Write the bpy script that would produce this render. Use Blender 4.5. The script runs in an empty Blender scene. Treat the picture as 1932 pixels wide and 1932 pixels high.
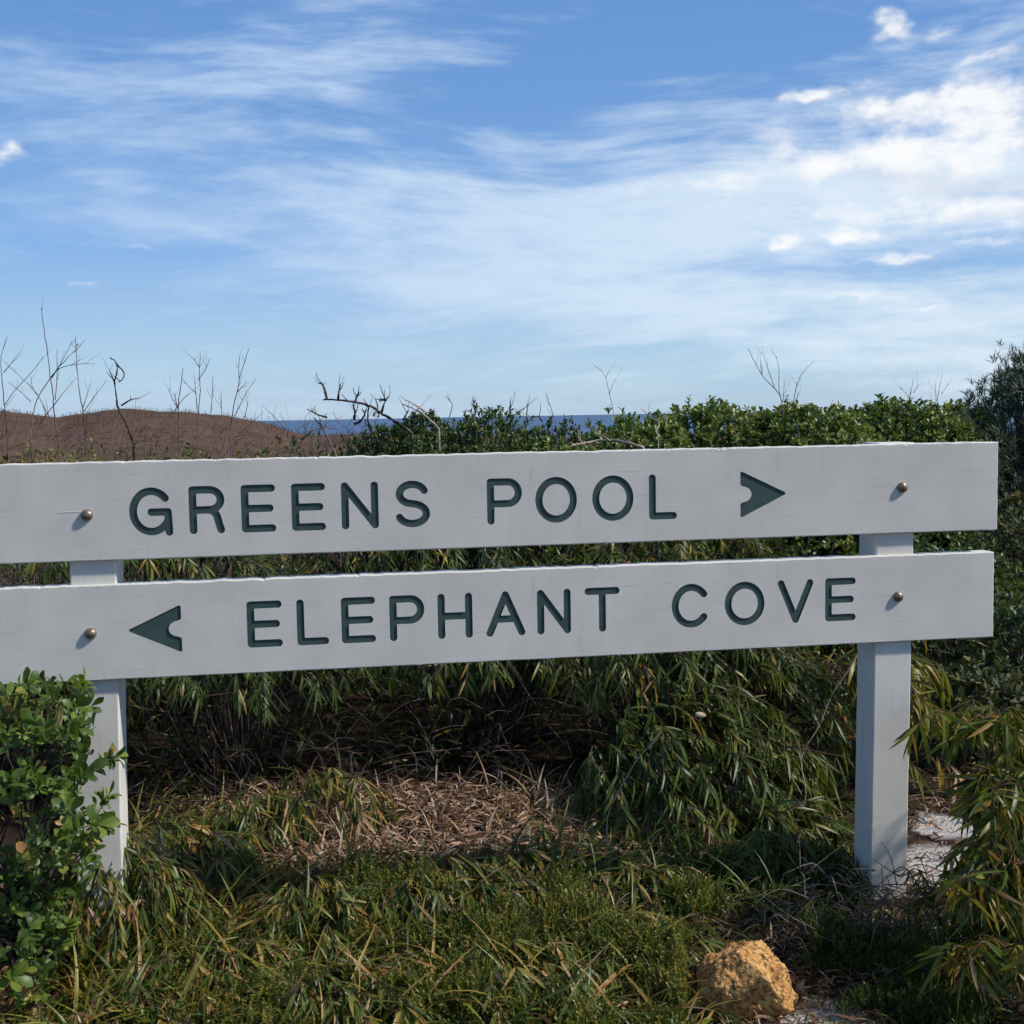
import bpy, math, random
import numpy as np
from mathutils import Vector, Matrix, noise as mnoise
from mathutils.geometry import delaunay_2d_cdt

SC = bpy.context.scene
COL = SC.collection
rng = np.random.default_rng(11)
random.seed(11)
RAD = math.radians

# ------------------------------------------------------------------ camera, sky, sun, exposure
F, YAW, PITCH, ROLL = 4884.3/4096, .1505, .0787, -.0182
CAM = np.array([0.0, -2.794, 1.096])
_f = np.array([math.sin(YAW)*math.cos(PITCH), math.cos(YAW)*math.cos(PITCH), -math.sin(PITCH)])
_r = np.array([math.cos(YAW), -math.sin(YAW), 0.0]); _u = np.cross(_r, _f)
CR = _r*math.cos(ROLL)+_u*math.sin(ROLL); CU = -_r*math.sin(ROLL)+_u*math.cos(ROLL); CF = _f
cd = bpy.data.cameras.new('camera'); cam = bpy.data.objects.new('camera', cd); COL.objects.link(cam)
cd.sensor_width = 36; cd.lens = 36*F; cd.clip_start = .05; cd.clip_end = 100000
M = Matrix.Identity(4)
for i in range(3):
    M[i][0] = CR[i]; M[i][1] = CU[i]; M[i][2] = -CF[i]; M[i][3] = CAM[i]
cam.matrix_world = M
SC.camera = cam
SC.render.resolution_x = SC.render.resolution_y = 1024

def ray(u, v):
    """direction through a pixel of the photograph (1932-pixel scale)"""
    s = 1932*F
    return CF+CR*(u-966)/s+CU*(966-v)/s
def at(u, v, Y):
    d = ray(u, v); return CAM+d*(Y-CAM[1])/d[1]
def onz(u, v, z):
    d = ray(u, v); return CAM+d*(z-CAM[2])/d[2]
def proj(P):
    d = np.asarray(P)-CAM; z = d@CF; z = np.where(abs(z) < 1e-6, 1e-6, z)
    return 966+1932*F*(d@CR)/z, 966-1932*F*(d@CU)/z, z

GZ = -.12          # level of the ground about the sign
SUN_EL, SUN_AZ = RAD(44), RAD(110)       # azimuth from +Y towards +X
sd = np.array([math.sin(SUN_AZ)*math.cos(SUN_EL), math.cos(SUN_AZ)*math.cos(SUN_EL), math.sin(SUN_EL)])
L = bpy.data.lights.new('sun', 'SUN'); L.energy = 4.2; L.angle = RAD(3); L.color = (1, .95, .87)
sun = bpy.data.objects.new('sun', L); COL.objects.link(sun)
sun.rotation_euler = Vector(-sd).to_track_quat('-Z', 'Y').to_euler(); sun.location = (6, 0, 8)

SC.view_settings.view_transform = 'Standard'; SC.view_settings.look = 'None'
SC.view_settings.exposure = 0.0; SC.view_settings.gamma = 1
SC.render.engine = 'CYCLES'
SC.cycles.max_bounces = 5; SC.cycles.diffuse_bounces = 3; SC.cycles.glossy_bounces = 2; SC.cycles.transmission_bounces = 3
SC.cycles.adaptive_threshold = .03

class NT:
    """small expression builder for shader nodes"""
    def __init__(s, tree): s.t = tree; s.n = tree.nodes; s.l = tree.links
    def new(s, kind, **kw):
        n = s.n.new(kind)
        for k, v in kw.items(): setattr(n, k, v)
        return n
    def put(s, sock, v):
        if hasattr(v, 'is_output'): s.l.new(v, sock)
        elif v is not None: sock.default_value = v
    def m(s, op, a, b=None, c=None, clamp=False):
        n = s.new('ShaderNodeMath', operation=op); n.use_clamp = clamp
        for i, v in enumerate((a, b, c)):
            if v is not None: s.put(n.inputs[i], v)
        return n.outputs[0]
    def vm(s, op, a, b=None, out=0):
        n = s.new('ShaderNodeVectorMath', operation=op); s.put(n.inputs[0], a)
        if b is not None: s.put(n.inputs[1], b)
        return n.outputs[out]
    def noise(s, vec, scale, detail=4, rough=.55, dist=0, dim='3D', out='Fac'):
        n = s.new('ShaderNodeTexNoise', noise_dimensions=dim)
        s.put(n.inputs['Vector'], vec); n.inputs['Scale'].default_value = scale
        n.inputs['Detail'].default_value = detail; n.inputs['Roughness'].default_value = rough
        n.inputs['Distortion'].default_value = dist
        return n.outputs[out]
    def smooth(s, x, lo, hi, a=0., b=1.):
        n = s.new('ShaderNodeMapRange', interpolation_type='SMOOTHSTEP')
        s.put(n.inputs[0], x)
        for i, v in zip((1, 2, 3, 4), (lo, hi, a, b)): s.put(n.inputs[i], v)
        return n.outputs[0]
    def mix(s, f, a, b, mode='MIX'):
        n = s.new('ShaderNodeMix', data_type='RGBA', blend_type=mode)
        s.put(n.inputs[0], f); s.put(n.inputs[6], a); s.put(n.inputs[7], b)
        return n.outputs[2]
    def ramp(s, f, stops):
        n = s.new('ShaderNodeValToRGB'); s.put(n.inputs[0], f); e = n.color_ramp.elements
        while len(e) < len(stops): e.new(.5)
        for q, (p, c) in zip(e, stops): q.position = p; q.color = (*c, 1)
        return n.outputs[0]
    def comb(s, x, y, z):
        n = s.new('ShaderNodeCombineXYZ')
        for i, v in enumerate((x, y, z)): s.put(n.inputs[i], v)
        return n.outputs[0]
    def sep(s, v):
        n = s.new('ShaderNodeSeparateXYZ'); s.put(n.inputs[0], v); return n.outputs
    def mapping(s, v, loc=(0, 0, 0), rot=(0, 0, 0), scale=(1, 1, 1)):
        n = s.new('ShaderNodeMapping'); s.put(n.inputs[0], v)
        n.inputs[1].default_value = loc; n.inputs[2].default_value = rot; n.inputs[3].default_value = scale
        return n.outputs[0]

def make_world():
    w = bpy.data.worlds.new('World'); SC.world = w; w.use_nodes = True; w.cycles.sampling_method = 'NONE'
    w.node_tree.nodes.clear(); g = NT(w.node_tree)
    sky = g.new('ShaderNodeTexSky', sky_type='NISHITA'); sky.sun_disc = False
    sky.sun_elevation = SUN_EL; sky.sun_rotation = SUN_AZ
    sky.altitude = 30; sky.air_density = 1.0; sky.dust_density = .3; sky.ozone_density = 2.5
    tc = g.new('ShaderNodeTexCoord').outputs['Generated']
    # sky frame: x right, y forward (heading of the view), z up
    d = g.mapping(tc, rot=(0, 0, YAW))
    x, y, z = g.sep(d)
    zc = g.m('MAXIMUM', z, 0.0)
    # streaky high cloud
    zz = g.m('MULTIPLY', zc, 2.1)
    q0 = g.comb(x, y, zz)
    wv = g.vm('MULTIPLY', g.vm('SUBTRACT', g.noise(q0, 3.2, 1, .5, 0, out='Color'), (.5, .5, .5)), (.16, .16, .16))
    qw = g.vm('ADD', q0, wv)
    n1 = g.noise(g.mapping(qw, rot=(0, RAD(9), 0), scale=(1., 1., 1.8)), 3.4, 5, .60)
    n2 = g.noise(g.mapping(qw, rot=(0, RAD(-14), 0), scale=(.8, .8, 2.7)), 8., 5, .63)
    n3 = g.noise(g.mapping(qw, rot=(0, RAD(-6), 0), scale=(.8, .8, 2.2)), 26., 3, .6)
    warp = g.noise(g.comb(x, y, g.m('MULTIPLY', z, 2.6)), 5.5, 2, .6, 0, out='Color')
    warp = g.vm('MULTIPLY', g.vm('SUBTRACT', warp, (.5, .5, .5)), (.16, 0, .05))
    dw = g.vm('ADD', d, warp)
    cy, sy = math.cos(YAW), math.sin(YAW)
    def sdir(u, v):
        r = ray(u, v); r = r/np.linalg.norm(r)
        return (r[0]*cy-r[1]*sy, r[0]*sy+r[1]*cy, r[2])
    def blobs(lst, vec):
        tot = None; turned = {}
        for (u, v, a, b, tilt, wgt) in lst:
            t = round(tilt/7)*7
            if t not in turned: turned[t] = vec if t == 0 else g.mapping(vec, rot=(0, RAD(t), 0))
            c = Vector(sdir(u, v)); c.rotate(Matrix.Rotation(RAD(t), 3, 'Y')); k = (2304./a, 1.2, 2304./b)
            n = g.new('ShaderNodeVectorMath', operation='MULTIPLY_ADD'); g.put(n.inputs[0], turned[t])
            n.inputs[1].default_value = k; n.inputs[2].default_value = [-p*q for p, q in zip(c, k)]
            r2 = g.vm('DOT_PRODUCT', n.outputs[0], n.outputs[0], out=1)
            tot = g.m('MULTIPLY_ADD', g.m('POWER', .36788, r2), wgt, 0.0 if tot is None else tot)
        return tot
    cir = blobs([(1520, 370, 540, 150, 5, .60), (1120, 430, 520, 120, 3, .40), (760, 360, 300, 34, -8, .36),
                 (1120, 250, 300, 60, 10, .26), (470, 135, 300, 42, 6, .34), (180, 190, 260, 80, 0, .16), (760, 90, 260, 60, 4, .12),
                 (1250, 590, 620, 75, 1, .30), (1700, 640, 500, 90, 0, .26), (700, 500, 330, 40, -6, .22), (180, 280, 160, 20, -25, .12),
                 (780, 240, 160, 22, -6, .22), (400, 430, 130, 12, -4, .22), (1780, 85, 160, 12, 5, .25),
                 (1560, 505, 240, 26, 0, -.42), (1850, 470, 120, 16, 4, -.2), (1010, 160, 260, 62, 12, -.42), (1380, 110, 260, 60, 6, -.34),
                 (200, 500, 300, 100, 0, -.22), (300, 30, 340, 40, 0, -.1), (560, 195, 120, 18, 0, -.18), (1120, 345, 130, 16, 0, -.16),
                 (420, 290, 200, 40, -8, -.12)], dw)
    tex = g.m('MULTIPLY_ADD', g.m('SUBTRACT', n1, .5), 1.7, g.m('MULTIPLY_ADD', g.m('SUBTRACT', n2, .5), 1.25, g.m('MULTIPLY', g.m('SUBTRACT', n3, .5), .75)))
    dens = g.m('ADD', tex, cir)
    a1 = g.smooth(dens, -.16, .98)
    # small puffy clouds
    fluff = g.noise(g.comb(x, y, g.m('MULTIPLY', z, 1.7)), 26, 4, .62)
    w2 = g.vm('MULTIPLY', g.vm('SUBTRACT', g.noise(g.comb(x, y, g.m('MULTIPLY', z, 1.8)), 30, 2, .6, 0, out='Color'), (.5, .5, .5)), (.05, 0, .022))
    dp = g.vm('ADD', d, w2)
    cum = blobs([(1850, 195, 110, 46, 14, .60), (1720, 190, 100, 15, 0, .7), (1690, 292, 190, 26, -2, .62), (1850, 290, 120, 60, 0, .38), (1560, 240, 200, 34, 6, .3), (1700, 350, 260, 50, 0, .25),
                 (1480, 330, 190, 22, 8, .42), (1250, 355, 80, 16, 0, .4), (1676, 48, 26, 19, 0, .75), (1540, 178, 62, 10, 4, .9), (1592, 447, 46, 12, -8, .95),
                 (1484, 459, 26, 12, 0, .8), (1682, 490, 58, 11, 0, .8), (10, 290, 24, 20, 0, .5), (1760, 400, 200, 18, -3, .5), (1900, 440, 140, 20, 4, .5),
                 (1780, 55, 30, 10, 0, .5), (1860, 105, 40, 12, 15, .6), (155, 537, 24, 7, 0, .4), (1650, 555, 90, 9, 0, .45), (258, 466, 30, 6, 0, .4), (1740, 578, 60, 9, 0, .4)], dp)
    a2 = g.smooth(g.m('ADD', cum, g.m('MULTIPLY', g.m('MULTIPLY', cum, 2.5, clamp=True), g.m('MULTIPLY', g.m('SUBTRACT', fluff, .5), 2.3))), .04, 1.1)
    shade = blobs([(1850, 345, 120, 17, -4, .8), (1640, 350, 130, 12, 0, .4), (1900, 400, 90, 10, 0, .4), (780, 492, 110, 9, -6, .25), (1180, 628, 140, 8, -3, .35)], dw)
    # clear-sky colour, a little pale towards the sea horizon
    hs = g.new('ShaderNodeHueSaturation'); hs.inputs['Saturation'].default_value = 1.22; g.put(hs.inputs['Color'], sky.outputs[0])
    clear = g.mix(1.0, hs.outputs[0], (1.42, 1.24, 1.36, 1), 'MULTIPLY')
    low = g.ramp(g.m('MULTIPLY', zc, 2.5), [(0., (.50, .70, .91)), (.10, (.49, .74, .97)), (.34, (.29, .54, .97)), (.60, (.20, .42, .84)), (.85, (.16, .36, .78))])
    low = g.vm('SCALE', low); low.node.inputs['Scale'].default_value = 10.
    clear = g.mix(g.smooth(zc, .30, .55, .88, 0.), clear, low)
    thin = g.mix(g.smooth(x, -.5, .5), (6.0, 8.0, 10.8, 1), (9.4, 10.7, 11.6, 1))
    c = g.mix(g.m('MULTIPLY', a1, .84), clear, thin)
    c = g.mix(g.m('MULTIPLY', a2, .9), c, (11.9, 11.9, 11.9, 1))
    c = g.mix(g.m('MULTIPLY', shade, .55, clamp=True), c, (6.6, 7.6, 9.2, 1))
    bg = g.new('ShaderNodeBackground'); g.put(bg.inputs[0], c); bg.inputs[1].default_value = .085
    o = g.new('ShaderNodeOutputWorld'); g.l.new(bg.outputs[0], o.inputs[0])
make_world()

# ------------------------------------------------------------------ materials
def mat(name):
    m = bpy.data.materials.new(name); m.use_nodes = True; m.node_tree.nodes.clear()
    g = NT(m.node_tree); o = g.new('ShaderNodeOutputMaterial'); return m, g, o
def bsdf(g, o, col, rough=.6, spec=.5, bump=None, bstr=.3, bdist=.002):
    b = g.new('ShaderNodeBsdfPrincipled'); g.put(b.inputs['Base Color'], col); g.put(b.inputs['Roughness'], rough)
    b.inputs['Specular IOR Level'].default_value = spec
    if bump is not None:
        n = g.new('ShaderNodeBump'); n.inputs['Strength'].default_value = bstr; n.inputs['Distance'].default_value = bdist
        g.put(n.inputs['Height'], bump); g.l.new(n.outputs[0], b.inputs['Normal'])
    if o is not None: g.l.new(b.outputs[0], o.inputs[0])
    return b
def leaf_mat(name, stops, rough=.42, trans=.3, spec=.4):
    m, g, o = mat(name)
    a = g.new('ShaderNodeAttribute', attribute_name='tone').outputs['Fac']
    geo = g.new('ShaderNodeNewGeometry').outputs['Position']
    n = g.noise(geo, 60, 3)
    t = g.m('ADD', a, g.m('MULTIPLY', g.m('SUBTRACT', n, .5), .22))
    col = g.ramp(t, stops)
    b = bsdf(g, None, col, rough, spec)
    tr = g.new('ShaderNodeBsdfTranslucent'); g.put(tr.inputs[0], g.mix(1, col, (1.25, 1.2, .55, 1), 'MULTIPLY'))
    mx = g.new('ShaderNodeMixShader'); mx.inputs[0].default_value = trans
    g.l.new(b.outputs[0], mx.inputs[1]); g.l.new(tr.outputs[0], mx.inputs[2]); g.l.new(mx.outputs[0], o.inputs[0])
    return m
MT = {}
MT['acacia'] = leaf_mat('acacia_leaf', [(0, (.024, .045, .010)), (.4, (.066, .104, .017)), (.65, (.15, .18, .028)), (.8, (.28, .225, .04)), (.92, (.32, .15, .04)), (1, (.44, .29, .16))])
MT['coprosma'] = leaf_mat('glossy_leaf', [(0, (.034, .070, .014)), (.5, (.092, .160, .026)), (.82, (.20, .265, .04)), (.95, (.36, .34, .06)), (1, (.38, .20, .07))], .42, .33)
MT['hedge'] = leaf_mat('leathery_leaf', [(0, (.03, .06, .014)), (.5, (.085, .145, .028)), (.85, (.18, .23, .05)), (1, (.30, .31, .09))], .38, .3)
MT['dark'] = leaf_mat('small_dark_leaf', [(0, (.02, .042, .012)), (.5, (.06, .105, .024)), (.85, (.13, .17, .04)), (1, (.24, .22, .06))], .45, .25)
MT['grey'] = leaf_mat('grey_green_leaf', [(0, (.03, .05, .03)), (.5, (.07, .105, .06)), (1, (.16, .19, .10))], .55, .2)
MT['heath'] = leaf_mat('needle_leaf', [(0, (.022, .045, .008)), (.5, (.068, .105, .014)), (.85, (.18, .19, .024)), (1, (.30, .25, .055))], .5, .3)
MT['dry'] = leaf_mat('dry_leaf', [(0, (.055, .028, .018)), (.4, (.18, .10, .062)), (.75, (.38, .245, .155)), (1, (.54, .42, .31))], .75, .12, .2)
MT['scrub'] = leaf_mat('scrub_leaf', [(0, (.04, .05, .02)), (.35, (.09, .11, .035)), (.6, (.17, .17, .05)), (.8, (.30, .20, .05)), (1, (.36, .34, .16))], .6, .25)
MT['brown'] = leaf_mat('brown_heath', [(0, (.035, .024, .017)), (.45, (.105, .064, .042)), (.75, (.16, .10, .062)), (1, (.09, .10, .042))], .8, .1, .1)

def simple(name, stops, scale, rough=.8, spec=.2, bump=.5, bd=.003, stretch=(1, 1, 1)):
    m, g, o = mat(name)
    p = g.mapping(g.new('ShaderNodeTexCoord').outputs['Object'], scale=stretch)
    n = g.noise(p, scale, 5, .6)
    bsdf(g, o, g.ramp(n, stops), rough, spec, n, bump, bd); return m
MT['bark'] = simple('grey_bark', [(.3, (.05, .04, .035)), (.6, (.17, .14, .125)), (.8, (.32, .29, .26))], 40)
MT['darkbark'] = simple('dark_dead_wood', [(.3, (.018, .014, .012)), (.55, (.07, .05, .045)), (.8, (.25, .22, .2))], 35)
MT['palewood'] = simple('bleached_wood', [(.3, (.2, .15, .1)), (.6, (.42, .36, .29)), (.8, (.58, .54, .48))], 30)
MT['redstem'] = simple('reddish_stem', [(.3, (.05, .03, .018)), (.7, (.13, .075, .04))], 30)
MT['drystalk'] = simple('dry_stalk', [(.3, (.10, .065, .06)), (.7, (.24, .17, .15))], 30)

def paint_mat(name, upright=False):
    m, g, o = mat(name)
    P = g.new('ShaderNodeTexCoord').outputs['Object']
    if upright: P = g.mapping(P, rot=(0, RAD(90), 0))
    brush = g.noise(g.mapping(P, scale=(1.2, 20, 95)), 4, 5, .6)
    vert = g.noise(g.mapping(P, scale=(260, 20, 5)), 1, 4, .6)
    blot = g.noise(P, 7, 5, .6)
    grime = g.smooth(g.noise(g.mapping(P, scale=(22, 22, 3)), 1.6, 6, .68), .56, .82)
    spk = g.smooth(g.noise(P, 190, 2, .5), .71, .78)
    col = g.mix(g.smooth(blot, .3, .7), (.665, .64, .565, 1), (.745, .715, .635, 1))
    col = g.mix(g.m('MULTIPLY', grime, .42), col, (.40, .39, .36, 1))
    col = g.mix(g.m('MULTIPLY', g.smooth(brush, .42, .72), .17), col, (.52, .515, .50, 1))
    col = g.mix(g.m('MULTIPLY', spk, .22), col, (.40, .38, .34, 1))
    crack = g.smooth(g.noise(g.mapping(P, scale=(1.6, 10, 70)), 3.1, 3, .5, .6), .655, .69)
    col = g.mix(g.m('MULTIPLY', crack, .22), col, (.33, .325, .30, 1))
    h = g.m('ADD', g.m('MULTIPLY', brush, .8), g.m('ADD', g.m('MULTIPLY', vert, .18), g.m('MULTIPLY', g.noise(P, 260, 2), .25)))
    bsdf(g, o, col, g.smooth(blot, .2, .8, .42, .62), .35, h, .24, .0015); return m
MT['paint'] = paint_mat('white_paint_on_boards'); MT['postpaint'] = paint_mat('white_paint_on_posts', True)
def green_mat():
    m, g, o = mat('green_letter_paint')
    P = g.new('ShaderNodeTexCoord').outputs['Object']
    n = g.noise(P, 40, 5, .6)
    c = g.ramp(n, [(.3, (.044, .078, .070)), (.7, (.062, .100, .090))])
    bsdf(g, o, c, .5, .35, g.noise(P, 300, 3), .4, .001); return m
MT['green'] = green_mat()
def bolt_mat():
    m, g, o = mat('weathered_steel')
    P = g.new('ShaderNodeTexCoord').outputs['Object']
    n = g.noise(P, 160, 5, .65)
    b = bsdf(g, o, g.ramp(n, [(.35, (.16, .11, .07)), (.6, (.32, .26, .20)), (.75, (.42, .37, .31))]), .42, .5, n, .3, .001)
    b.inputs['Metallic'].default_value = .6; return m
MT['bolt'] = bolt_mat()
def rock_mat():
    m, g, o = mat('laterite')
    P = g.new('ShaderNodeTexCoord').outputs['Object']
    n = g.noise(P, 26, 6, .68); n2 = g.noise(P, 90, 4, .6)
    v = g.new('ShaderNodeTexVoronoi'); g.put(v.inputs['Vector'], g.vm('ADD', P, g.vm('MULTIPLY', g.noise(P, 60, 3, out='Color'), (.012, .012, .012)))); v.inputs['Scale'].default_value = 85
    c = g.ramp(n, [(.28, (.15, .065, .028)), (.40, (.42, .20, .065)), (.54, (.62, .345, .12)), (.78, (.72, .47, .22))])
    pit = g.m('MULTIPLY', g.smooth(v.outputs[0], .42, .75), g.smooth(n2, .4, .62))
    c = g.mix(g.m('MULTIPLY', pit, .6), c, (.07, .04, .03, 1))
    h = g.m('SUBTRACT', g.m('ADD', n, g.m('MULTIPLY', n2, .6)), g.m('MULTIPLY', pit, .9))
    bsdf(g, o, c, .9, .15, h, .75, .012); return m
MT['rock'] = rock_mat()
def ground_mat():
    m, g, o = mat('sandy_litter_ground')
    P = g.new('ShaderNodeNewGeometry').outputs['Position']
    n = g.noise(P, 9, 6, .65); f = g.noise(P, 140, 4, .7); b = g.noise(P, 1.1, 4, .6)
    x, y, z = g.sep(P)
    def spot(cx, cy, r, k=1.):
        dx = g.m('SUBTRACT', x, cx); dy = g.m('MULTIPLY', g.m('SUBTRACT', y, cy), k)
        return g.m('SUBTRACT', 1.0, g.m('DIVIDE', g.m('SQRT', g.m('ADD', g.m('MULTIPLY', dx, dx), g.m('MULTIPLY', dy, dy))), r))
    sand = None
    for s in (*[(*onz(u, v, GZ)[:2], r, k) for u, v, r, k in ((1800, 1645, .17, .9), (1785, 1570, .10, .8), (1785, 1775, .16, 1.), (1520, 1890, .15, 1.))],):
        q = spot(*s); sand = q if sand is None else g.m('MAXIMUM', sand, q)
    sm = g.smooth(g.m('ADD', sand, g.m('MULTIPLY', g.m('SUBTRACT', n, .5), 1.2)), .0, .35)
    litter = g.ramp(g.m('ADD', g.m('MULTIPLY', n, .5), g.m('MULTIPLY', f, .5)), [(.3, (.016, .011, .008)), (.5, (.04, .026, .018)), (.7, (.10, .068, .045))])  # litter coloured extra dark to deepen the shade in the hollow
    sc = g.ramp(f, [(.25, (.50, .475, .44)), (.6, (.60, .575, .54)), (.8, (.66, .64, .60))])
    near = g.mix(sm, litter, sc)
    heath = g.ramp(g.m('ADD', g.m('MULTIPLY', b, .5), g.m('MULTIPLY', g.noise(P, .16, 5, .65), .5)), [(.32, (.045, .030, .022)), (.44, (.09, .057, .038)), (.56, (.13, .080, .052)), (.66, (.07, .068, .032))])
    r = g.m('SQRT', g.m('ADD', g.m('MULTIPLY', x, x), g.m('MULTIPLY', y, y)))
    bsdf(g, o, g.mix(g.smooth(r, 9, 22), near, heath), .95, .1, g.m('ADD', n, f), .6, .02); return m
MT['ground'] = ground_mat()
def sea_mat():
    m, g, o = mat('sea_water')
    P = g.new('ShaderNodeNewGeometry').outputs['Position']
    n = g.noise(g.mapping(P, scale=(.3, 1, 1)), .02, 6, .65); n2 = g.noise(P, .0012, 4, .6)
    c = g.ramp(n2, [(.35, (.065, .125, .225)), (.65, (.08, .15, .26))])
    bsdf(g, o, c, .55, .18, n, .6, 3.0); return m
MT['sea'] = sea_mat()

# ------------------------------------------------------------------ mesh helpers
def link(name, me, material=None, parent=None, loc=None):
    o = bpy.data.objects.new(name, me); COL.objects.link(o)
    if material and me is not None and not me.materials: me.materials.append(material)
    if parent: o.parent = parent
    if loc is not None: o.location = loc
    return o
def mesh_from(name, V, Fq, tone=None, smooth=False):
    V = np.asarray(V, np.float32); Fq = np.asarray(Fq, np.int32); k = Fq.shape[1]
    me = bpy.data.meshes.new(name)
    me.vertices.add(len(V)); me.vertices.foreach_set('co', V.ravel())
    me.loops.add(Fq.size); me.loops.foreach_set('vertex_index', Fq.ravel())
    me.polygons.add(len(Fq)); me.polygons.foreach_set('loop_start', np.arange(len(Fq), dtype=np.int32)*k)
    me.polygons.foreach_set('use_smooth', np.full(len(Fq), smooth, bool))
    if tone is not None:
        a = me.attributes.new('tone', 'FLOAT', 'FACE'); a.data.foreach_set('value', np.asarray(tone, np.float32))
    me.update(calc_edges=True); me.validate(); return me
def tag(o, label, cat, group=None, kind=None):
    o['label'] = label; o['category'] = cat
    if group: o['group'] = group
    if kind: o['kind'] = kind
    return o
def struct(o): o['kind'] = 'structure'; return o
def stuff(o, label, cat): return tag(o, label, cat, kind='stuff')

def tube_arrays(lines, sides=5):
    """lines: list of (points Nx3, radii N) -> verts, quads"""
    VV, FF, off = [], [], 0
    ang = np.arange(sides)*2*math.pi/sides
    for P, r in lines:
        P = np.asarray(P, float); n = len(P); r = np.broadcast_to(np.asarray(r, float), (n,))
        T = np.gradient(P, axis=0); T /= np.linalg.norm(T, axis=1, keepdims=True)+1e-9
        ref = np.where(abs(T[:, 2:3]) > .9, np.array([[1., 0, 0]]), np.array([[0, 0, 1.]]))
        A = np.cross(T, ref); A /= np.linalg.norm(A, axis=1, keepdims=True)+1e-9; B = np.cross(T, A)
        ring = P[:, None]+r[:, None, None]*(np.cos(ang)[None, :, None]*A[:, None]+np.sin(ang)[None, :, None]*B[:, None])
        VV.append(ring.reshape(-1, 3))
        i = np.arange(n-1)[:, None]*sides; j = np.arange(sides)[None]; j2 = (j+1) % sides
        q = np.stack([i+j, i+j2, i+sides+j2, i+sides+j], -1).reshape(-1, 4)+off
        FF.append(q)
        c0, c1 = off, off+(n-1)*sides
        if sides >= 4:
            FF.append(np.array([[c0+3, c0+2, c0+1, c0], [c1, c1+1, c1+2, c1+3]]))
        off += n*sides
    return np.concatenate(VV), np.concatenate(FF)
def tubes(name, lines, material, parent=None, origin=(0, 0, 0), sides=5):
    V, Q = tube_arrays(lines, sides)
    return link(name, mesh_from(name, V-np.asarray(origin), Q, smooth=True), material, parent)
def spline(P, n=4):
    """Catmull-Rom resample"""
    P = np.asarray(P, float)
    if len(P) < 3: return np.array([P[0]+(P[-1]-P[0])*t for t in np.linspace(0, 1, n+1)])
    Q = np.vstack([2*P[0]-P[1], P, 2*P[-1]-P[-2]]); out = []
    for i in range(1, len(Q)-2):
        for t in np.linspace(0, 1, n, endpoint=False):
            a, b, c, d = Q[i-1:i+3]
            out.append(.5*((2*b)+(c-a)*t+(2*a-5*b+4*c-d)*t*t+(-a+3*b-3*c+d)*t**3))
    out.append(Q[-2]); return np.array(out)
def rotz(a): c, s = math.cos(a), math.sin(a); return np.array([[c, -s, 0], [s, c, 0], [0, 0, 1.]])
def rotx(a): c, s = math.cos(a), math.sin(a); return np.array([[1., 0, 0], [0, c, -s], [0, s, c]])
def roty(a): c, s = math.cos(a), math.sin(a); return np.array([[c, 0, s], [0, 1., 0], [-s, 0, c]])

# ------------------------------------------------------------------ terrain and sea
HILL = [(-1500, 800), (-400, 790), (-150, 772), (0, 776), (60, 783), (110, 789), (150, 783), (200, 777), (240, 775), (300, 779), (370, 782), (420, 786), (480, 794), (515, 803), (560, 818), (600, 823), (680, 822), (900, 828), (1300, 826), (1900, 822), (3500, 815)]
_hp = []
for u, v in HILL:
    d = ray(u, v); _hp.append((math.atan2(d[0], d[1]), d[2]/math.hypot(d[0], d[1])))
_hp.sort(); HAZ = np.array([a for a, _ in _hp]); HSL = np.array([b for _, b in _hp])
def vnoise(x, y, s=1., seed=0):
    return mnoise.fractal(Vector((x*s+seed*17.3, y*s-seed*9.1, seed*3.7)), 1., 2.1, 4)
def ground_z(x, y):
    dx, dy = x-CAM[0], y-CAM[1]; r = math.hypot(dx, dy); a = math.atan2(dx, dy)
    z = GZ+.025*vnoise(x, y, 1.7, 1)*min(1, 12/max(r, 1))+.05*vnoise(x, y, .45, 2)
    if r > 9:
        t = min(1, (r-9)/60); t = t*t*(3-2*t); z += -7.*t
        R0 = 190.; ridge = CAM[2]+np.interp(a, HAZ, HSL)*R0
        k = math.exp(-((r-R0)/(62. if r < R0 else 80.))**2)
        low = z if r < R0 else z-18*min(1, (r-R0)/160.)
        z = low*(1-k)+ridge*k
        z += (.55*vnoise(x, y, .06, 3)+.25*vnoise(x, y, .25, 4))*min(1, (r-9)/60)*.6
        if r > 300: z -= (r-300)*.12
    return z
def build_ground():
    fine = np.radians(np.arange(-32, 46, .3)); co = np.radians(np.arange(46, 328, 3.))
    A = np.concatenate([fine, co]); Rr = np.concatenate([np.arange(.3, 7, .12), np.geomspace(7, 90, 70)[0:], np.geomspace(93, 420, 90)])
    V = np.zeros((len(Rr), len(A), 3))
    for i, r in enumerate(Rr):
        for j, a in enumerate(A):
            aa = a if a < math.pi else a-2*math.pi
            x, y = CAM[0]+r*math.sin(a), CAM[1]+r*math.cos(a)
            V[i, j] = (x, y, ground_z(x, y))
    n = len(A); i, j = np.meshgrid(np.arange(len(Rr)-1), np.arange(n), indexing='ij'); j2 = (j+1) % n
    Q = np.stack([i*n+j, (i+1)*n+j, (i+1)*n+j2, i*n+j2], -1).reshape(-1, 4)
    V = V.reshape(-1, 3)
    struct(link('ground', mesh_from('ground', V, Q[:, ::-1], smooth=True), MT['ground']))
build_ground()
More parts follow.
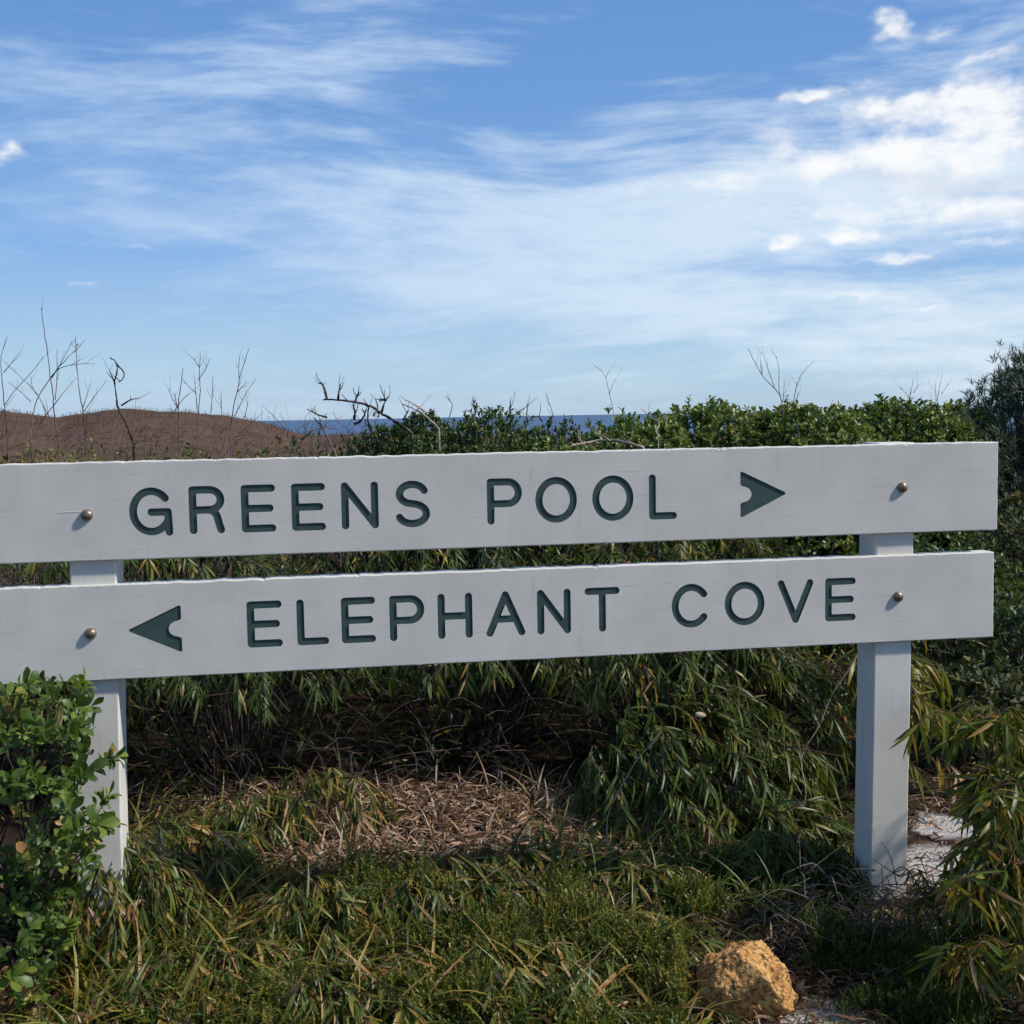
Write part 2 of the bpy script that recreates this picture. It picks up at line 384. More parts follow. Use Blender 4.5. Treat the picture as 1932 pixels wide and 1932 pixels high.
def build_sea():
    A = np.radians(np.arange(0, 360, 2.)); Rr = np.geomspace(150, 60000, 40)
    V = np.array([(r*math.sin(a), r*math.cos(a), -28.) for r in Rr for a in A]); n = len(A)
    i, j = np.meshgrid(np.arange(len(Rr)-1), np.arange(n), indexing='ij'); j2 = (j+1) % n
    Q = np.stack([i*n+j, i*n+j2, (i+1)*n+j2, (i+1)*n+j], -1).reshape(-1, 4)
    struct(link('sea', mesh_from('sea', V, Q), MT['sea']))
build_sea()

# ------------------------------------------------------------------ the sign
ZB, HB2, GAP, HB1 = .5241, .2161, .0522, .22
TH = .045
XR1, XR2, XL1, XL2 = 1.638, 1.631, -.790, -.782
sign = link('wooden_sign', None, loc=(.43, .1, GZ-.02))
tag(sign, 'white painted wooden direction sign with engraved green lettering on two boards and two posts', 'sign')
SO = np.array(sign.location)

STROKE = .0168
def arc(cx, cy, rx, ry, a0, a1, n=18):
    return [(cx+rx*math.cos(math.radians(a)), cy+ry*math.sin(math.radians(a))) for a in np.linspace(a0, a1, n)]
# single-line router lettering in a unit box (0..1, 0..1)
GL = {
 'G': [arc(.5, .5, .5, .5, 40, 335, 30), [(.5, .48), (.95, .48), (.97, -.02)]],
 'R': [[(0, 0), (0, 1), (.58, 1)]+arc(.58, .75, .40, .25, 90, -90)+[(0, .5)], [(.55, .5), (.74, .46), (.84, .34), (.90, .16), (.97, 0)]],
 'E': [[(1, 1), (0, 1), (0, 0), (1, 0)], [(0, .5), (.92, .5)]],
 'N': [[(0, 0), (0, 1), (1, 0), (1, 1)]],
 'S': [arc(.5, .755, .46, .245, 20, 250, 18)+arc(.5, .25, .5, .25, 75, -160, 20)],
 'P': [[(0, 0), (0, 1), (.62, 1)]+arc(.62, .72, .38, .28, 90, -90)+[(0, .44)]],
 'O': [arc(.5, .5, .5, .5, 0, 360, 48)],
 'L': [[(0, 1), (0, 0), (1, 0)]],
 'H': [[(0, 0), (0, 1)], [(1, 0), (1, 1)], [(0, .5), (1, .5)]],
 'A': [[(0, 0), (.5, 1), (1, 0)], [(.2, .36), (.8, .36)]],
 'T': [[(0, 1), (1, 1)], [(.5, 1), (.5, 0)]],
 'C': [arc(.52, .5, .52, .5, 38, 322, 36)],
 'V': [[(0, 1), (.5, 0), (1, 1)]],
}
def seg_dist(P, segs):
    D = np.full(P.shape[:-1], 9.)
    for a, b in segs:
        a = np.array(a); b = np.array(b); ab = b-a; t = np.clip(((P-a)@ab)/max(ab@ab, 1e-12), 0, 1)
        D = np.minimum(D, np.linalg.norm(P-(a+t[..., None]*ab), axis=-1))
    return D
def poly_sdf(P, poly):
    n = len(poly); D = np.full(P.shape[:-1], 9.); ins = np.zeros(P.shape[:-1], bool)
    for i in range(n):
        a = np.array(poly[i]); b = np.array(poly[(i+1) % n]); ab = b-a
        t = np.clip(((P-a)@ab)/(ab@ab), 0, 1); D = np.minimum(D, np.linalg.norm(P-(a+t[..., None]*ab), axis=-1))
        c = ((a[1] > P[..., 1]) != (b[1] > P[..., 1])) & (P[..., 0] < (b[0]-a[0])*(P[..., 1]-a[1])/(b[1]-a[1]+1e-12)+a[0])
        ins ^= c
    return np.where(ins, -D, D)
def contour(sdf, x0, x1, z0, z1, h=.0013):
    """closed zero-contours (marching squares) as point loops"""
    xs = np.arange(x0, x1+h, h); zs = np.arange(z0, z1+h, h)
    X, Z = np.meshgrid(xs, zs, indexing='ij'); S = sdf(np.stack([X, Z], -1)); S = np.where(abs(S) < 1e-7, 1e-7, S)
    pts, seg = {}, {}
    def ept(k):
        if k not in pts:
            i, j, d = k; i2, j2 = (i+1, j) if d == 0 else (i, j+1); a, b = S[i, j], S[i2, j2]; t = a/(a-b)
            pts[k] = (xs[i]+(xs[i2]-xs[i])*t, zs[j]+(zs[j2]-zs[j])*t)
        return k
    neg = S < 0
    c = neg[:-1, :-1]*1+neg[1:, :-1]*2+neg[1:, 1:]*4+neg[:-1, 1:]*8
    adj = {}
    for i, j in zip(*np.nonzero((c > 0) & (c < 15))):
        e = [(i, j, 0), (i+1, j, 1), (i, j+1, 0), (i, j, 1)]; corner = [neg[i, j], neg[i+1, j], neg[i+1, j+1], neg[i, j+1]]
        cr = [q for q in range(4) if corner[q] != corner[(q+1) % 4]]
        for q in range(0, len(cr)-1, 2):
            a, b = ept(e[cr[q]]), ept(e[cr[q+1]]); adj.setdefault(a, []).append(b); adj.setdefault(b, []).append(a)
    loops, seen = [], set()
    for s in adj:
        if s in seen: continue
        lp, cur, prev = [], s, None
        while cur not in seen:
            seen.add(cur); lp.append(pts[cur]); nx = [q for q in adj[cur] if q not in seen]
            if not nx: break
            cur = nx[0]
        if len(lp) > 8:
            keep = lp
            for _ in range(2):      # drop nearly straight points
                out = []
                for i in range(len(keep)):
                    a, b, d = (np.array(keep[i-1]), np.array(keep[i]), np.array(keep[(i+1) % len(keep)]))
                    dev = abs((d-a)[0]*(b-a)[1]-(d-a)[1]*(b-a)[0])/(np.linalg.norm(d-a)+1e-9)
                    if dev > 2.5e-5 or i % 2: out.append(keep[i])
                keep = out
            loops.append(keep)
    return loops

def board(label, xl, xr, zb, h, letters, seed):
    """a routed board: the front is cut open where letters are, each letter a recessed child"""
    rb = np.random.default_rng(seed)
    b = link('board', None)   # placeholder, mesh set below
    bpy.data.objects.remove(b)
    cx, cz = (xl+xr)/2, zb+h/2
    # outline of the front with slightly worn edges
    def edge(a, z, b_, n, amp):
        t = np.linspace(a, b_, n); e = np.convolve(rb.normal(0, 1, n+8), np.ones(4)/4, 'same')[4:-4]*amp
        e += np.where(rb.random(n) < .025, -amp*3.2*rb.random(n), 0); return np.stack([t, z+e], -1)
    n = 420
    bot = edge(xl+.002, zb+.0025, xr-.002, 200, .0004); top = edge(xr-.002, zb+h-.0045, xl+.002, n, .0011)
    rgt = np.stack([np.full(20, xr-.0025), np.linspace(zb+.006, zb+h-.008, 20)], -1); lft = rgt[::-1].copy(); lft[:, 0] = xl+.0025
    rgt[:, 0] += rb.normal(0, .0004, 20)
    outer = np.vstack([bot, rgt, top, lft]); no = len(outer)
    pts = [Vector(p) for p in outer]; edges = [(i, (i+1) % no) for i in range(no)]
    sd_l, walls = [], []
    for (ch, x0, x1, z0, z1, segs, poly) in letters:
        f = (lambda P, s=segs, p=poly: (seg_dist(P, s)-STROKE/2) if p is None else poly_sdf(P, p)-.0035)
        m = .012
        for lp in contour(f, x0-m, x1+m, z0-m, z1+m):
            k = len(pts); pts += [Vector(q) for q in lp]; edges += [(k+i, k+(i+1) % len(lp)) for i in range(len(lp))]
        sd_l.append((f, x0-m, x1+m, z0-m, z1+m))
    vo, eo, fo, vmap, emap, fmap = delaunay_2d_cdt(pts, edges, [], 1, 1e-6)
    vo = np.array([tuple(v) for v in vo]); fo = [f for f in fo if len(f) == 3]
    T = np.array(fo); C = vo[T].mean(1)
    own = np.full(len(T), -1)
    for li, (f, a, b_, c, d) in enumerate(sd_l):
        idx = np.nonzero((C[:, 0] > a) & (C[:, 0] < b_) & (C[:, 1] > c) & (C[:, 1] < d))[0]
        if len(idx): own[idx[f(C[idx]) < 0]] = li
    # drop triangles outside the outer loop
    inside = poly_sdf(C, [tuple(q) for q in outer]) < 0
    # orientation: normal towards -Y
    def orient(T):
        a, b_, c = vo[T[:, 0]], vo[T[:, 1]], vo[T[:, 2]]
        s = (b_[:, 0]-a[:, 0])*(c[:, 1]-a[:, 1])-(b_[:, 1]-a[:, 1])*(c[:, 0]-a[:, 0])
        T = T.copy(); w = s < 0; T[w] = T[w][:, [0, 2, 1]]; return T
    T = orient(T); O = np.array([cx, 0, cz])
    front = T[(own < 0) & inside]
    V3 = np.stack([vo[:, 0], np.zeros(len(vo)), vo[:, 1]], -1)
    # bevel rim + sides + back from the outer loop
    ol = outer
    def ringpts(grow, y): 
        q = ol.copy(); q[:, 0] = np.where(q[:, 0] < cx, np.maximum(q[:, 0]-grow, xl), np.minimum(q[:, 0]+grow, xr)) if False else q[:, 0]
        d = np.zeros_like(q); d[:200, 1] = -1; d[200:220, 0] = 1; d[220:220+n, 1] = 1; d[220+n:, 0] = -1
        for (i, sx, sz) in ((0, -1, -1), (199, 1, -1), (220, 1, 1), (219+n, -1, 1)): d[i] = (sx*.7, sz*.7)
        q = q+d*grow; return np.stack([q[:, 0], np.full(no, y), q[:, 1]], -1)
    rings = [np.stack([ol[:, 0], np.zeros(no), ol[:, 1]], -1), ringpts(.0017, .0008), ringpts(.0026, .0032), ringpts(.0026, TH-.003), ringpts(.001, TH)]
    base = len(V3); VV = np.vstack([V3]+rings); F3 = [front]
    j = np.arange(no); j2 = (j+1) % no
    for k in range(4):
        a, b_ = base+k*no, base+(k+1)*no
        F3 += [np.stack([a+j, b_+j, b_+j2], -1), np.stack([a+j, b_+j2, a+j2], -1)]
    cc = len(VV); VV = np.vstack([VV, [[cx, TH, cz]]]); a = base+4*no
    # back face: strip between bottom and top rows
    F3.append(np.stack([a+j, np.full(no, cc), a+j2], -1))
    F3 = np.vstack(F3)
    bo = link('board', mesh_from('board', VV-O, F3), MT['paint'], sign, O-SO)
    bo['label'] = label
    for li, L_ in enumerate(letters):
        Tf = T[own == li]
        if not len(Tf): continue
        used = np.unique(Tf); mp = {v: i for i, v in enumerate(used)}
        DEP = .0026
        cl = vo[used]; lx, lz = cl.mean(0); lo = np.array([lx, 0, lz])
        # boundary edges -> walls
        ed = {}
        for t in Tf:
            for q in ((t[0], t[1]), (t[1], t[2]), (t[2], t[0])):
                if (q[1], q[0]) in ed: del ed[(q[1], q[0])]
                else: ed[q] = 1
        nu = len(used)
        Vv = np.vstack([np.stack([cl[:, 0], np.full(nu, DEP), cl[:, 1]], -1), np.stack([cl[:, 0], np.full(nu, .0002), cl[:, 1]], -1)])
        Fv = [[mp[q] for q in t] for t in Tf]
        for (p, q) in ed:
            p, q = mp[p], mp[q]; Fv += [[q, p, p+nu], [q, p+nu, q+nu]]
        nm = 'arrow' if L_[0] == '>' else 'letter'
        lo_ = link(nm, mesh_from(nm, Vv-lo, np.array(Fv)), MT['green'], bo, lo-O)
        lo_['label'] = ('engraved green arrowhead' if nm == 'arrow' else 'engraved green letter '+L_[0])
    return bo

def letter(ch, x0, x1, zc, hgt, slope):
    """x0..x1: outer extent measured on the board; letters sit a hair off level like the photo"""
    s = STROKE/2; xa, xb = x0+s, x1-s; z0, z1 = zc-hgt/2+s, zc+hgt/2-s
    segs = []
    for st in GL[ch]:
        pp = [(xa+(xb-xa)*p[0], z0+(z1-z0)*p[1]) for p in st]
        segs += [(pp[i], pp[i+1]) for i in range(len(pp)-1)]
    return (ch, x0, x1, z0-s, z1+s, segs, None)
def arrow(x0, x1, zc, hgt, right):
    """swallow-tailed arrowhead"""
    r = .0035; w = x1-x0-2*r; hh = hgt/2-r; tail = .0
    nr = .205*hgt; poly = [(1, 0), (0, hh), (0, nr+r*.6)]+[(.03+.235*math.cos(math.radians(a)), nr*math.sin(math.radians(a))) for a in (85, 62, 38, 13, -13, -38, -62, -85)]+[(0, -nr-r*.6), (0, -hh)]
    P = [((x0+r+p[0]*w) if right else (x1-r-p[0]*w), zc+p[1]) for p in poly]
    return ('>', x0, x1, zc-hgt/2, zc+hgt/2, None, P)

UP = [letter(c, a, b, .8985, .107, 0) for c, a, b in (('G', -.4339, -.3383), ('R', -.3049, -.2259), ('E', -.1909, -.115), ('E', -.0796, -.0039), ('N', .0318, .1157), ('S', .1531, .2332),
      ('P', .3657, .4476), ('O', .479, .5777), ('O', .6144, .7136), ('L', .7512, .819))]+[arrow(.9759, 1.0885, .8985, .109, True)]
LO = [arrow(-.4449, -.3313, .6335, .105, False)]+[letter(c, a, b, .6355, .1055, 0) for c, a, b in (('E', -.1872, -.1089), ('L', -.0761, -.0047), ('E', .0243, .102), ('P', .1342, .2147), ('H', .2455, .3263),
      ('A', .3583, .4503), ('N', .479, .5593), ('T', .5931, .6776), ('C', .8046, .8976), ('O', .9358, 1.0354), ('V', 1.0689, 1.159), ('E', 1.1895, 1.2678))]
board('upper white board engraved GREENS POOL with an arrow', XL1, XR1, ZB+HB2+GAP, HB1, UP, 5)
board('lower white board engraved ELEPHANT COVE with an arrow', XL2, XR2, ZB, HB2, LO, 6)

PF = .013      # the boards are housed into the posts
def post(x0, x1, depth, ztop, twist, lean):
    w = x1-x0; c = .0035; V = []; zs = np.concatenate([np.linspace(GZ-.35, ztop-.004, 26), [ztop]])
    h, d = w/2, depth/2
    loop = [(-h+c, -d), (h-c, -d), (h-c*.3, -d+c*.3), (h, -d+c), (h, d-c), (h-c, d), (-h+c, d), (-h, d-c), (-h, -d+c), (-h+c*.3, -d+c*.3)]
    nl = len(loop); rp = np.random.default_rng(int(1000*abs(x0)))
    for k, z in enumerate(zs):
        s = 1 if k < len(zs)-1 else 1-.006/w
        for (x, y) in loop: V.append((x*s+rp.normal(0, .00025)+lean*(z-ztop), y*s+rp.normal(0, .00025), z))
    Q = []
    for k in range(len(zs)-1):
        for i in range(nl): Q.append((k*nl+i, k*nl+(i+1) % nl, (k+1)*nl+(i+1) % nl, (k+1)*nl+i))
    t = (len(zs)-1)*nl; ct = len(V); V.append((0, 0, ztop))
    for i in range(nl): Q.append((t+i, t+(i+1) % nl, ct, ct))
    Q3 = [(q[0], q[1], q[2]) for q in Q]+[(q[0], q[2], q[3]) for q in Q if q[2] != q[3]]
    o = link('post', mesh_from('post', V, Q3), MT['postpaint'], sign, np.array([(x0+x1)/2, PF+depth/2, 0])-SO)
    o.rotation_euler = (0, 0, twist); return o
post(-.5632, -.4632, .098, 1.006, 0, .0235)
post(1.3297, 1.4276, .098, 1.0132, 0, .0135)

def bolt(x, z, r=.0131):
    prof = [(1.0, 0), (1.0, .12), (.95, .3), (.8, .52), (.56, .68), (.28, .77), (0.02, .8)]; n = 20
    V = [(r*p*math.cos(2*math.pi*i/n), -r*q*1.05, r*p*math.sin(2*math.pi*i/n)) for p, q in prof for i in range(n)]
    Q = [(k*n+i, k*n+(i+1) % n, (k+1)*n+(i+1) % n, (k+1)*n+i) for k in range(len(prof)-1) for i in range(n)]
    o = link('bolt', mesh_from('bolt', V, Q, smooth=True), MT['bolt'], sign, np.array([x, -.0002, z])-SO); o['label'] = 'domed steel bolt head'
for x, z in ((1.3868, .9046), (1.3777, .6362), (-.5239, .8945), (-.5275, .6306)): bolt(x, z)

def paint_run(pts, r):
    P = np.array([(x, -.0003, z) for x, z in pts]); b = P[0]
    V, Q = tube_arrays([(spline(P, 4), r)], 6); V = V-b; V[:, 1] *= .6
    link('paint_run', mesh_from('paint_run', V, Q, smooth=True), MT['paint'], sign, b-SO)
paint_run([(-.535, .9015), (-.56, .9020), (-.585, .9016)], .0007)
# ------------------------------------------------------------------ leaves
class Tpl:
    pass
TPL = {}
def strip_leaf(key, e0, e1, width, prof, fold=.25, rows=6, twist=0.):
    """a leaf along +X starting at elevation e0 bending to e1; three points a row, folded on the midrib"""
    s = np.linspace(0, 1, rows); el = np.radians(e0+(e1-e0)*s); P = np.zeros((rows, 3)); 
    for i in range(1, rows):
        e = (el[i]+el[i-1])/2; P[i] = P[i-1]+np.array([math.cos(e), 0, math.sin(e)])/(rows-1)
    V = []
    for i in range(rows):
        wv = width*max(.02, np.interp(s[i], prof[0], prof[1])); tw = twist*s[i]
        nrm = np.array([-math.sin(el[i]), 0, math.cos(el[i])]); side = np.array([0, 1., 0])
        sd_ = side*math.cos(tw)+nrm*math.sin(tw); nr = nrm*math.cos(tw)-side*math.sin(tw)
        V += [P[i]-sd_*wv/2+nr*wv*fold*.5, P[i], P[i]+sd_*wv/2+nr*wv*fold*.5]
    Q = []
    for i in range(rows-1):
        a = i*3; Q += [(a, a+1, a+4, a+3), (a+1, a+2, a+5, a+4)]
    t = Tpl(); t.V = np.array(V); t.Q = np.array(Q); TPL[key] = t; return key
PH = ([0, .06, .25, .5, .8, 1], [.12, .45, .95, 1, .6, .04])
OB = ([0, .15, .4, .68, .88, 1], [.12, .3, .72, 1, .8, .25])
LI = ([0, .1, .5, .9, 1], [.3, .9, 1, .6, .1])
ACA = {}
for k, e in enumerate((45, 15, -15, -42, -65)):
    for q, (dr, wd) in enumerate(((-38, .10), (-62, .12), (-18, .085))):
        ACA[(k, q)] = strip_leaf(('ac', k, q), e, max(-88, e+dr), wd, PH, .22, 6, (.5, -.7, .3)[q])
OBO = [strip_leaf(('ob', k), e, e+d, w, OB, .28, 5) for k, (e, d, w) in enumerate(((0, -25, .56), (0, 12, .50), (0, -45, .60)))]
OB2 = [strip_leaf(('o2', k), e, e+d, w, OB, .3, 3) for k, (e, d, w) in enumerate(((0, -25, .6), (0, 15, .55)))]
NEE = [strip_leaf(('ne', k), 0, d, w, LI, .2, 3) for k, (d, w) in enumerate(((-15, .14), (18, .11)))]
GRS = [strip_leaf(('gr', k), e, e+d, w, ([0, .4, 1], [.8, 1, .1]), .3, 7) for k, (e, d, w) in enumerate(((75, -70, .045), (60, -125, .05), (80, -45, .04), (50, -110, .06)))]
# small heath sprig: a stem with needles all round it
def sprig(key, n, nl, spread, w):
    VV, QQ, off = [], [], 0; rs = np.random.default_rng(abs(hash(key[1]))%1000+n)
    a = .012
    V = [(-a, 0, 0), (a, 0, 0), (a*.3, .05, 1), (-a*.3, .05, 1)]; VV.append(np.array(V)); QQ.append(np.array([[0, 1, 2, 3]])); off = 4
    for i in range(n):
        s = .15+.85*(i+.5)/n; y = i*2.4; el = spread*(1-.45*s)
        d = np.array([math.cos(y)*math.sin(el), math.sin(y)*math.sin(el), math.cos(el)]); sdv = np.array([-math.sin(y), math.cos(y), 0])
        p = np.array([0, .05*s, s]); ln = nl*rs.uniform(.75, 1.2)
        VV.append(np.array([p-sdv*w*.25, p+sdv*w*.25, p+d*ln*.55+sdv*w*.5, p+d*ln, p+d*ln*.55-sdv*w*.5])[[0, 1, 2, 4, 3]])
        QQ.append(np.array([[off, off+1, off+2, off+3], [off+3, off+2, off+4, off+4]])[:1]); 
        QQ.append(np.array([[off+3, off+2, off+4, off+3]])) if False else None
        off += 5
    t = Tpl(); t.V = np.concatenate(VV); t.Q = np.concatenate([q for q in QQ if q is not None]); TPL[key] = t; return key
SPR = [sprig(('sp', k), n, l, s, w) for k, (n, l, s, w) in enumerate(((14, .30, 1.0, .09), (18, .24, 1.2, .075), (10, .38, .8, .09)))]

_LM = {}
def leaf_mesh(key, tone, mname):
    tq = round(tone*7)/7; kk = (key, tq, mname)
    if kk not in _LM:
        t = TPL[key]; me = mesh_from('leaf', t.V, t.Q, np.full(len(t.Q), tq), True); me.materials.append(MT[mname]); _LM[kk] = me
    return _LM[kk]
class Leaves:
    def __init__(s): s.k = []; s.p = []; s.R = []; s.s = []; s.t = []
    def add(s, key, p, R, sc, tone): s.k.append(key); s.p.append(p); s.R.append(R); s.s.append(sc); s.t.append(tone)
    def __len__(s): return len(s.k)
    def bulk(s, idx, origin):
        VV, QQ, TT, off = [], [], [], 0; by = {}
        for i in idx: by.setdefault(s.k[i], []).append(i)
        for key, ii in by.items():
            t = TPL[key]; R = np.array([s.R[i] for i in ii]); S = np.array([s.s[i] for i in ii]); P = np.array([s.p[i] for i in ii])
            V = np.einsum('nij,vj->nvi', R, t.V)*S[:, None, None]+P[:, None]-np.asarray(origin)
            nv = len(t.V); Q = t.Q[None]+(np.arange(len(ii))*nv)[:, None, None]+off
            VV.append(V.reshape(-1, 3)); QQ.append(Q.reshape(-1, 4)); TT.append(np.repeat([s.t[i] for i in ii], len(t.Q))); off += len(ii)*nv
        return np.concatenate(VV), np.concatenate(QQ), np.concatenate(TT)
def finish(lv, root, mname, single=0, part='foliage'):
    """the leaves that show largest become parts of their own, the rest one part"""
    O = np.array(root.location); P = np.array(lv.p); n = len(P); idx = np.arange(n)
    if single:
        u, v, z = proj(P); sc = np.array(lv.s)/np.maximum(z, .1)
        vis = (u > -10) & (u < 1942) & (v > -10) & (v < 1942) & (z > 0)
        # nearer leaves hide the ones behind them
        zr = (z-z.min())/(np.ptp(z)+1e-6)
        score = np.where(vis, sc/sc.max()*(1.3-zr), -1)
        order = np.argsort(-score)[:single]; order = order[score[order] > 0]
        for i in order:
            o = bpy.data.objects.new('leaf', leaf_mesh(lv.k[i], lv.t[i], mname)); COL.objects.link(o); o.parent = root
            m = np.eye(4); m[:3, :3] = lv.R[i]*lv.s[i]; m[:3, 3] = lv.p[i]-O; o.matrix_basis = Matrix(m.tolist())
        idx = np.setdiff1d(idx, order)
    if len(idx):
        V, Q, T = lv.bulk(idx, O)
        o = link(part, mesh_from(part, V, Q, T, True), MT[mname], root); o['kind'] = 'stuff'
def plant(name, label, cat, base, group=None):
    r = link(name, None, loc=tuple(base)); return tag(r, label, cat, group)
U = lambda a, b: float(rng.uniform(a, b))

def acacia(root_xy, h, rx, ry, twigs, label, nleaf=(8, 14), ln=(.06, .10), lean=(0, 0), tone=(.1, .75), zmin=0., single=0, name='wattle_shrub', group=None, stem='redstem', droop=0, mname='acacia', reach=None, fwd=0., dry=.05):
    """arching twigs from a low base, hung with long narrow drooping leaves"""
    bx, by = root_xy; bz = ground_z(bx, by)-.01
    root = plant(name, label, 'shrub', (bx, by, bz), group); lv = Leaves(); lines = []
    for i in range(twigs):
        a = U(0, 2*math.pi); r = math.sqrt(U(0, 1)); ex, ey = rx*r*math.cos(a), ry*r*math.sin(a)
        ez = h*math.sqrt(max(.02, 1-r*r*.92))*U(.62, 1.04)
        if ez < zmin: continue
        hd = math.atan2(ey+lean[1]*ry+.02*U(-1, 1), ex+lean[0]*rx+.02*U(-1, 1))+U(-.5, .5)
        e = np.array([bx+ex, by+ey, bz+ez]); s0 = np.array([bx+ex*U(.1, .5), by+ey*U(.1, .5), bz])
        tip = e+np.array([math.cos(hd), math.sin(hd), -U(.1, .7)])*min(.12, h*.35)*U(.5, 1.3)
        if tip[2] < bz+.02: tip[2] = bz+.02+U(0, .03)
        mid = s0*.45+e*.55+np.array([0, 0, .10*h])
        P = spline([s0, mid, e, tip], 5)
        rr_ = np.linspace(.0028, .0009, len(P))*(.8+h)
        if i % 4 == 0: lines.append((P, rr_))
        else: lines.append((P[7:], rr_[7:]))
        n = int(rng.integers(*nleaf)); tb = U(*tone)
        for k in range(n):
            t = U(.52, 1.0)**.8; q = P[min(len(P)-1, int(t*(len(P)-1)))]
            d = P[min(len(P)-1, int(t*(len(P)-1))+1)]-P[max(0, int(t*(len(P)-1))-1)]
            pe = math.degrees(math.asin(np.clip(d[2]/(np.linalg.norm(d)+1e-9), -1, 1)))-34-droop+U(-24, 12)
            ki = int(np.argmin(abs(np.array((45, 15, -15, -42, -65))-pe)))
            yaw = hd+(1 if k % 2 else -1)*U(.05, .75)
            R = rotz(yaw)@roty(-RAD(U(-9, 9)))@rotx(U(-.7, .7))
            tn = np.clip(tb+rng.normal(0, .10), 0, 1)
            if U(0, 1) < dry: tn = U(.8, 1)
            lv.add(ACA[(ki, int(rng.integers(0, 3)))], q, R, U(*ln), tn)
    tubes('stem', lines, MT[stem], root, (bx, by, bz), 4)
    finish(lv, root, mname, single); return root

# ---- thicket of wattle right behind the sign
TG = 'wattle shrubs crowding behind the sign'
for i, (x, y, h, rx, ry, tw, lean, tone, lab) in enumerate((
    (-1.15, 1.35, .74, .62, .55, 400, (-.2, -.4), (.05, .6), 'drooping wattle shrub behind the left post'),
    (-.30, 1.35, .72, .62, .50, 400, (.2, -.5), (.05, .65), 'drooping wattle shrub hanging dark below the first letters of the lower board'),
    (.52, 1.45, .70, .60, .50, 400, (.2, -.5), (.05, .7), 'drooping wattle shrub overhanging the bare leaf litter'),
    (1.12, 1.25, .68, .50, .55, 400, (.4, -.4), (.1, .75), 'bushy green wattle shrub behind the letters of the last word'),
    (-.75, 2.3, .92, .75, .6, 330, (0, -.3), (.1, .7), 'taller wattle shrub behind the upper board near the left post'),
    (.35, 2.4, .90, .8, .6, 330, (0, -.3), (.1, .75), 'taller wattle shrub seen in the gap between the boards at its middle'),
    (1.45, 2.3, .84, .7, .6, 330, (.1, -.3), (.1, .75), 'wattle shrub seen in the gap between the boards beside the right post'))):
    acacia((x, y), h, rx, ry, tw, lab, (9, 15), (.06, .105), lean, tone, zmin=h*.54 if y < 1.5 else .3, single=300 if y < 1.5 else 0, group=TG, stem='darkbark')
# green clump leaning towards the right post
acacia((1.08, .72), .40, .36, .34, 240, 'low grassy green wattle clump leaning down towards the foot of the right post', (9, 15), (.06, .11), (.9, -.5), (.15, .62), single=300, dry=.03)
acacia((1.20, .30), .17, .2, .2, 110, 'low drooping wattle sprawl against the left side of the right post', (8, 13), (.05, .10), (.8, -.5), (.15, .65), single=300, dry=.04)
acacia((1.70, .85), .58, .20, .2, 40, 'pale long-leaved wattle tuft just beyond the right post', (8, 13), (.09, .15), (.7, -.6), (.55, .78), single=200)

acacia((1.28, 1.0), .56, .34, .3, 200, 'dark wattle clump filling the space left of the right post', (9, 14), (.06, .1), (.5, -.5), (.05, .55), single=200, dry=.04)
acacia((-.05, .80), .20, .24, .2, 60, 'straggly half dry wattle sprig at the dark edge of the leaf litter', (6, 11), (.05, .1), (.1, -.6), (.2, .95), single=300, dry=.2)
acacia((-.40, .42), .22, .2, .2, 70, 'wattle clump with curling leaves beside the left post', (7, 12), (.06, .11), (.5, -.5), (.25, .85), single=300, dry=.12)
# ---- low wattle sprawl in the foreground
FG = 'low wattle sprigs sprawling in front of the sign'
for i, (u, v, h, r, tw, tone, lab) in enumerate((
    (215, 1745, .29, .16, 150, (.25, .85), 'tuft of drooping wattle leaves hiding the foot of the left post'),
    (1250, 1760, .10, .22, 90, (.25, .8), 'wattle runners crossing the heath beside the orange rock'),
    (1000, 1830, .12, .25, 60, (.3, .75), 'scattered wattle sprigs rising through the needle-leaved heath'),
    (330, 1640, .15, .22, 100, (.2, .9), 'low wattle sprawl beside the foot of the left post mixed with dry leaves'),
    (480, 1560, .20, .17, 90, (.25, .75), 'arching wattle sprig with broad yellow-green leaves near the left post'),
    (620, 1720, .13, .25, 130, (.2, .75), 'wattle mat growing below the arrow of the lower board'),
    (850, 1690, .13, .25, 130, (.15, .65), 'wattle mat growing on the near edge of the bare leaf litter'),
    (960, 1640, .13, .14, 70, (.35, .7), 'bright fan of wattle leaves rising out of the leaf litter'),
    (380, 1830, .13, .25, 120, (.25, .85), 'wattle mat with tan leaves in front of the broad-leaved bush'),
    (640, 1880, .11, .24, 120, (.2, .75), 'wattle mat between the bush and the needle-leaved heath'),
    (1180, 1650, .10, .20, 80, (.2, .7), 'wattle sprigs scattered beside the sandy litter'),
    (250, 1900, .09, .2, 90, (.4, .95), 'half dry wattle runners at the foot of the broad-leaved bush'))):
    p = onz(u, v, GZ+.05)
    acacia((p[0], p[1]), h, r, r*.8, tw, lab, (7, 12), (.045, .09), (.3, -.6), tone, single=300, name='wattle_sprawl', group=FG, dry=.12)

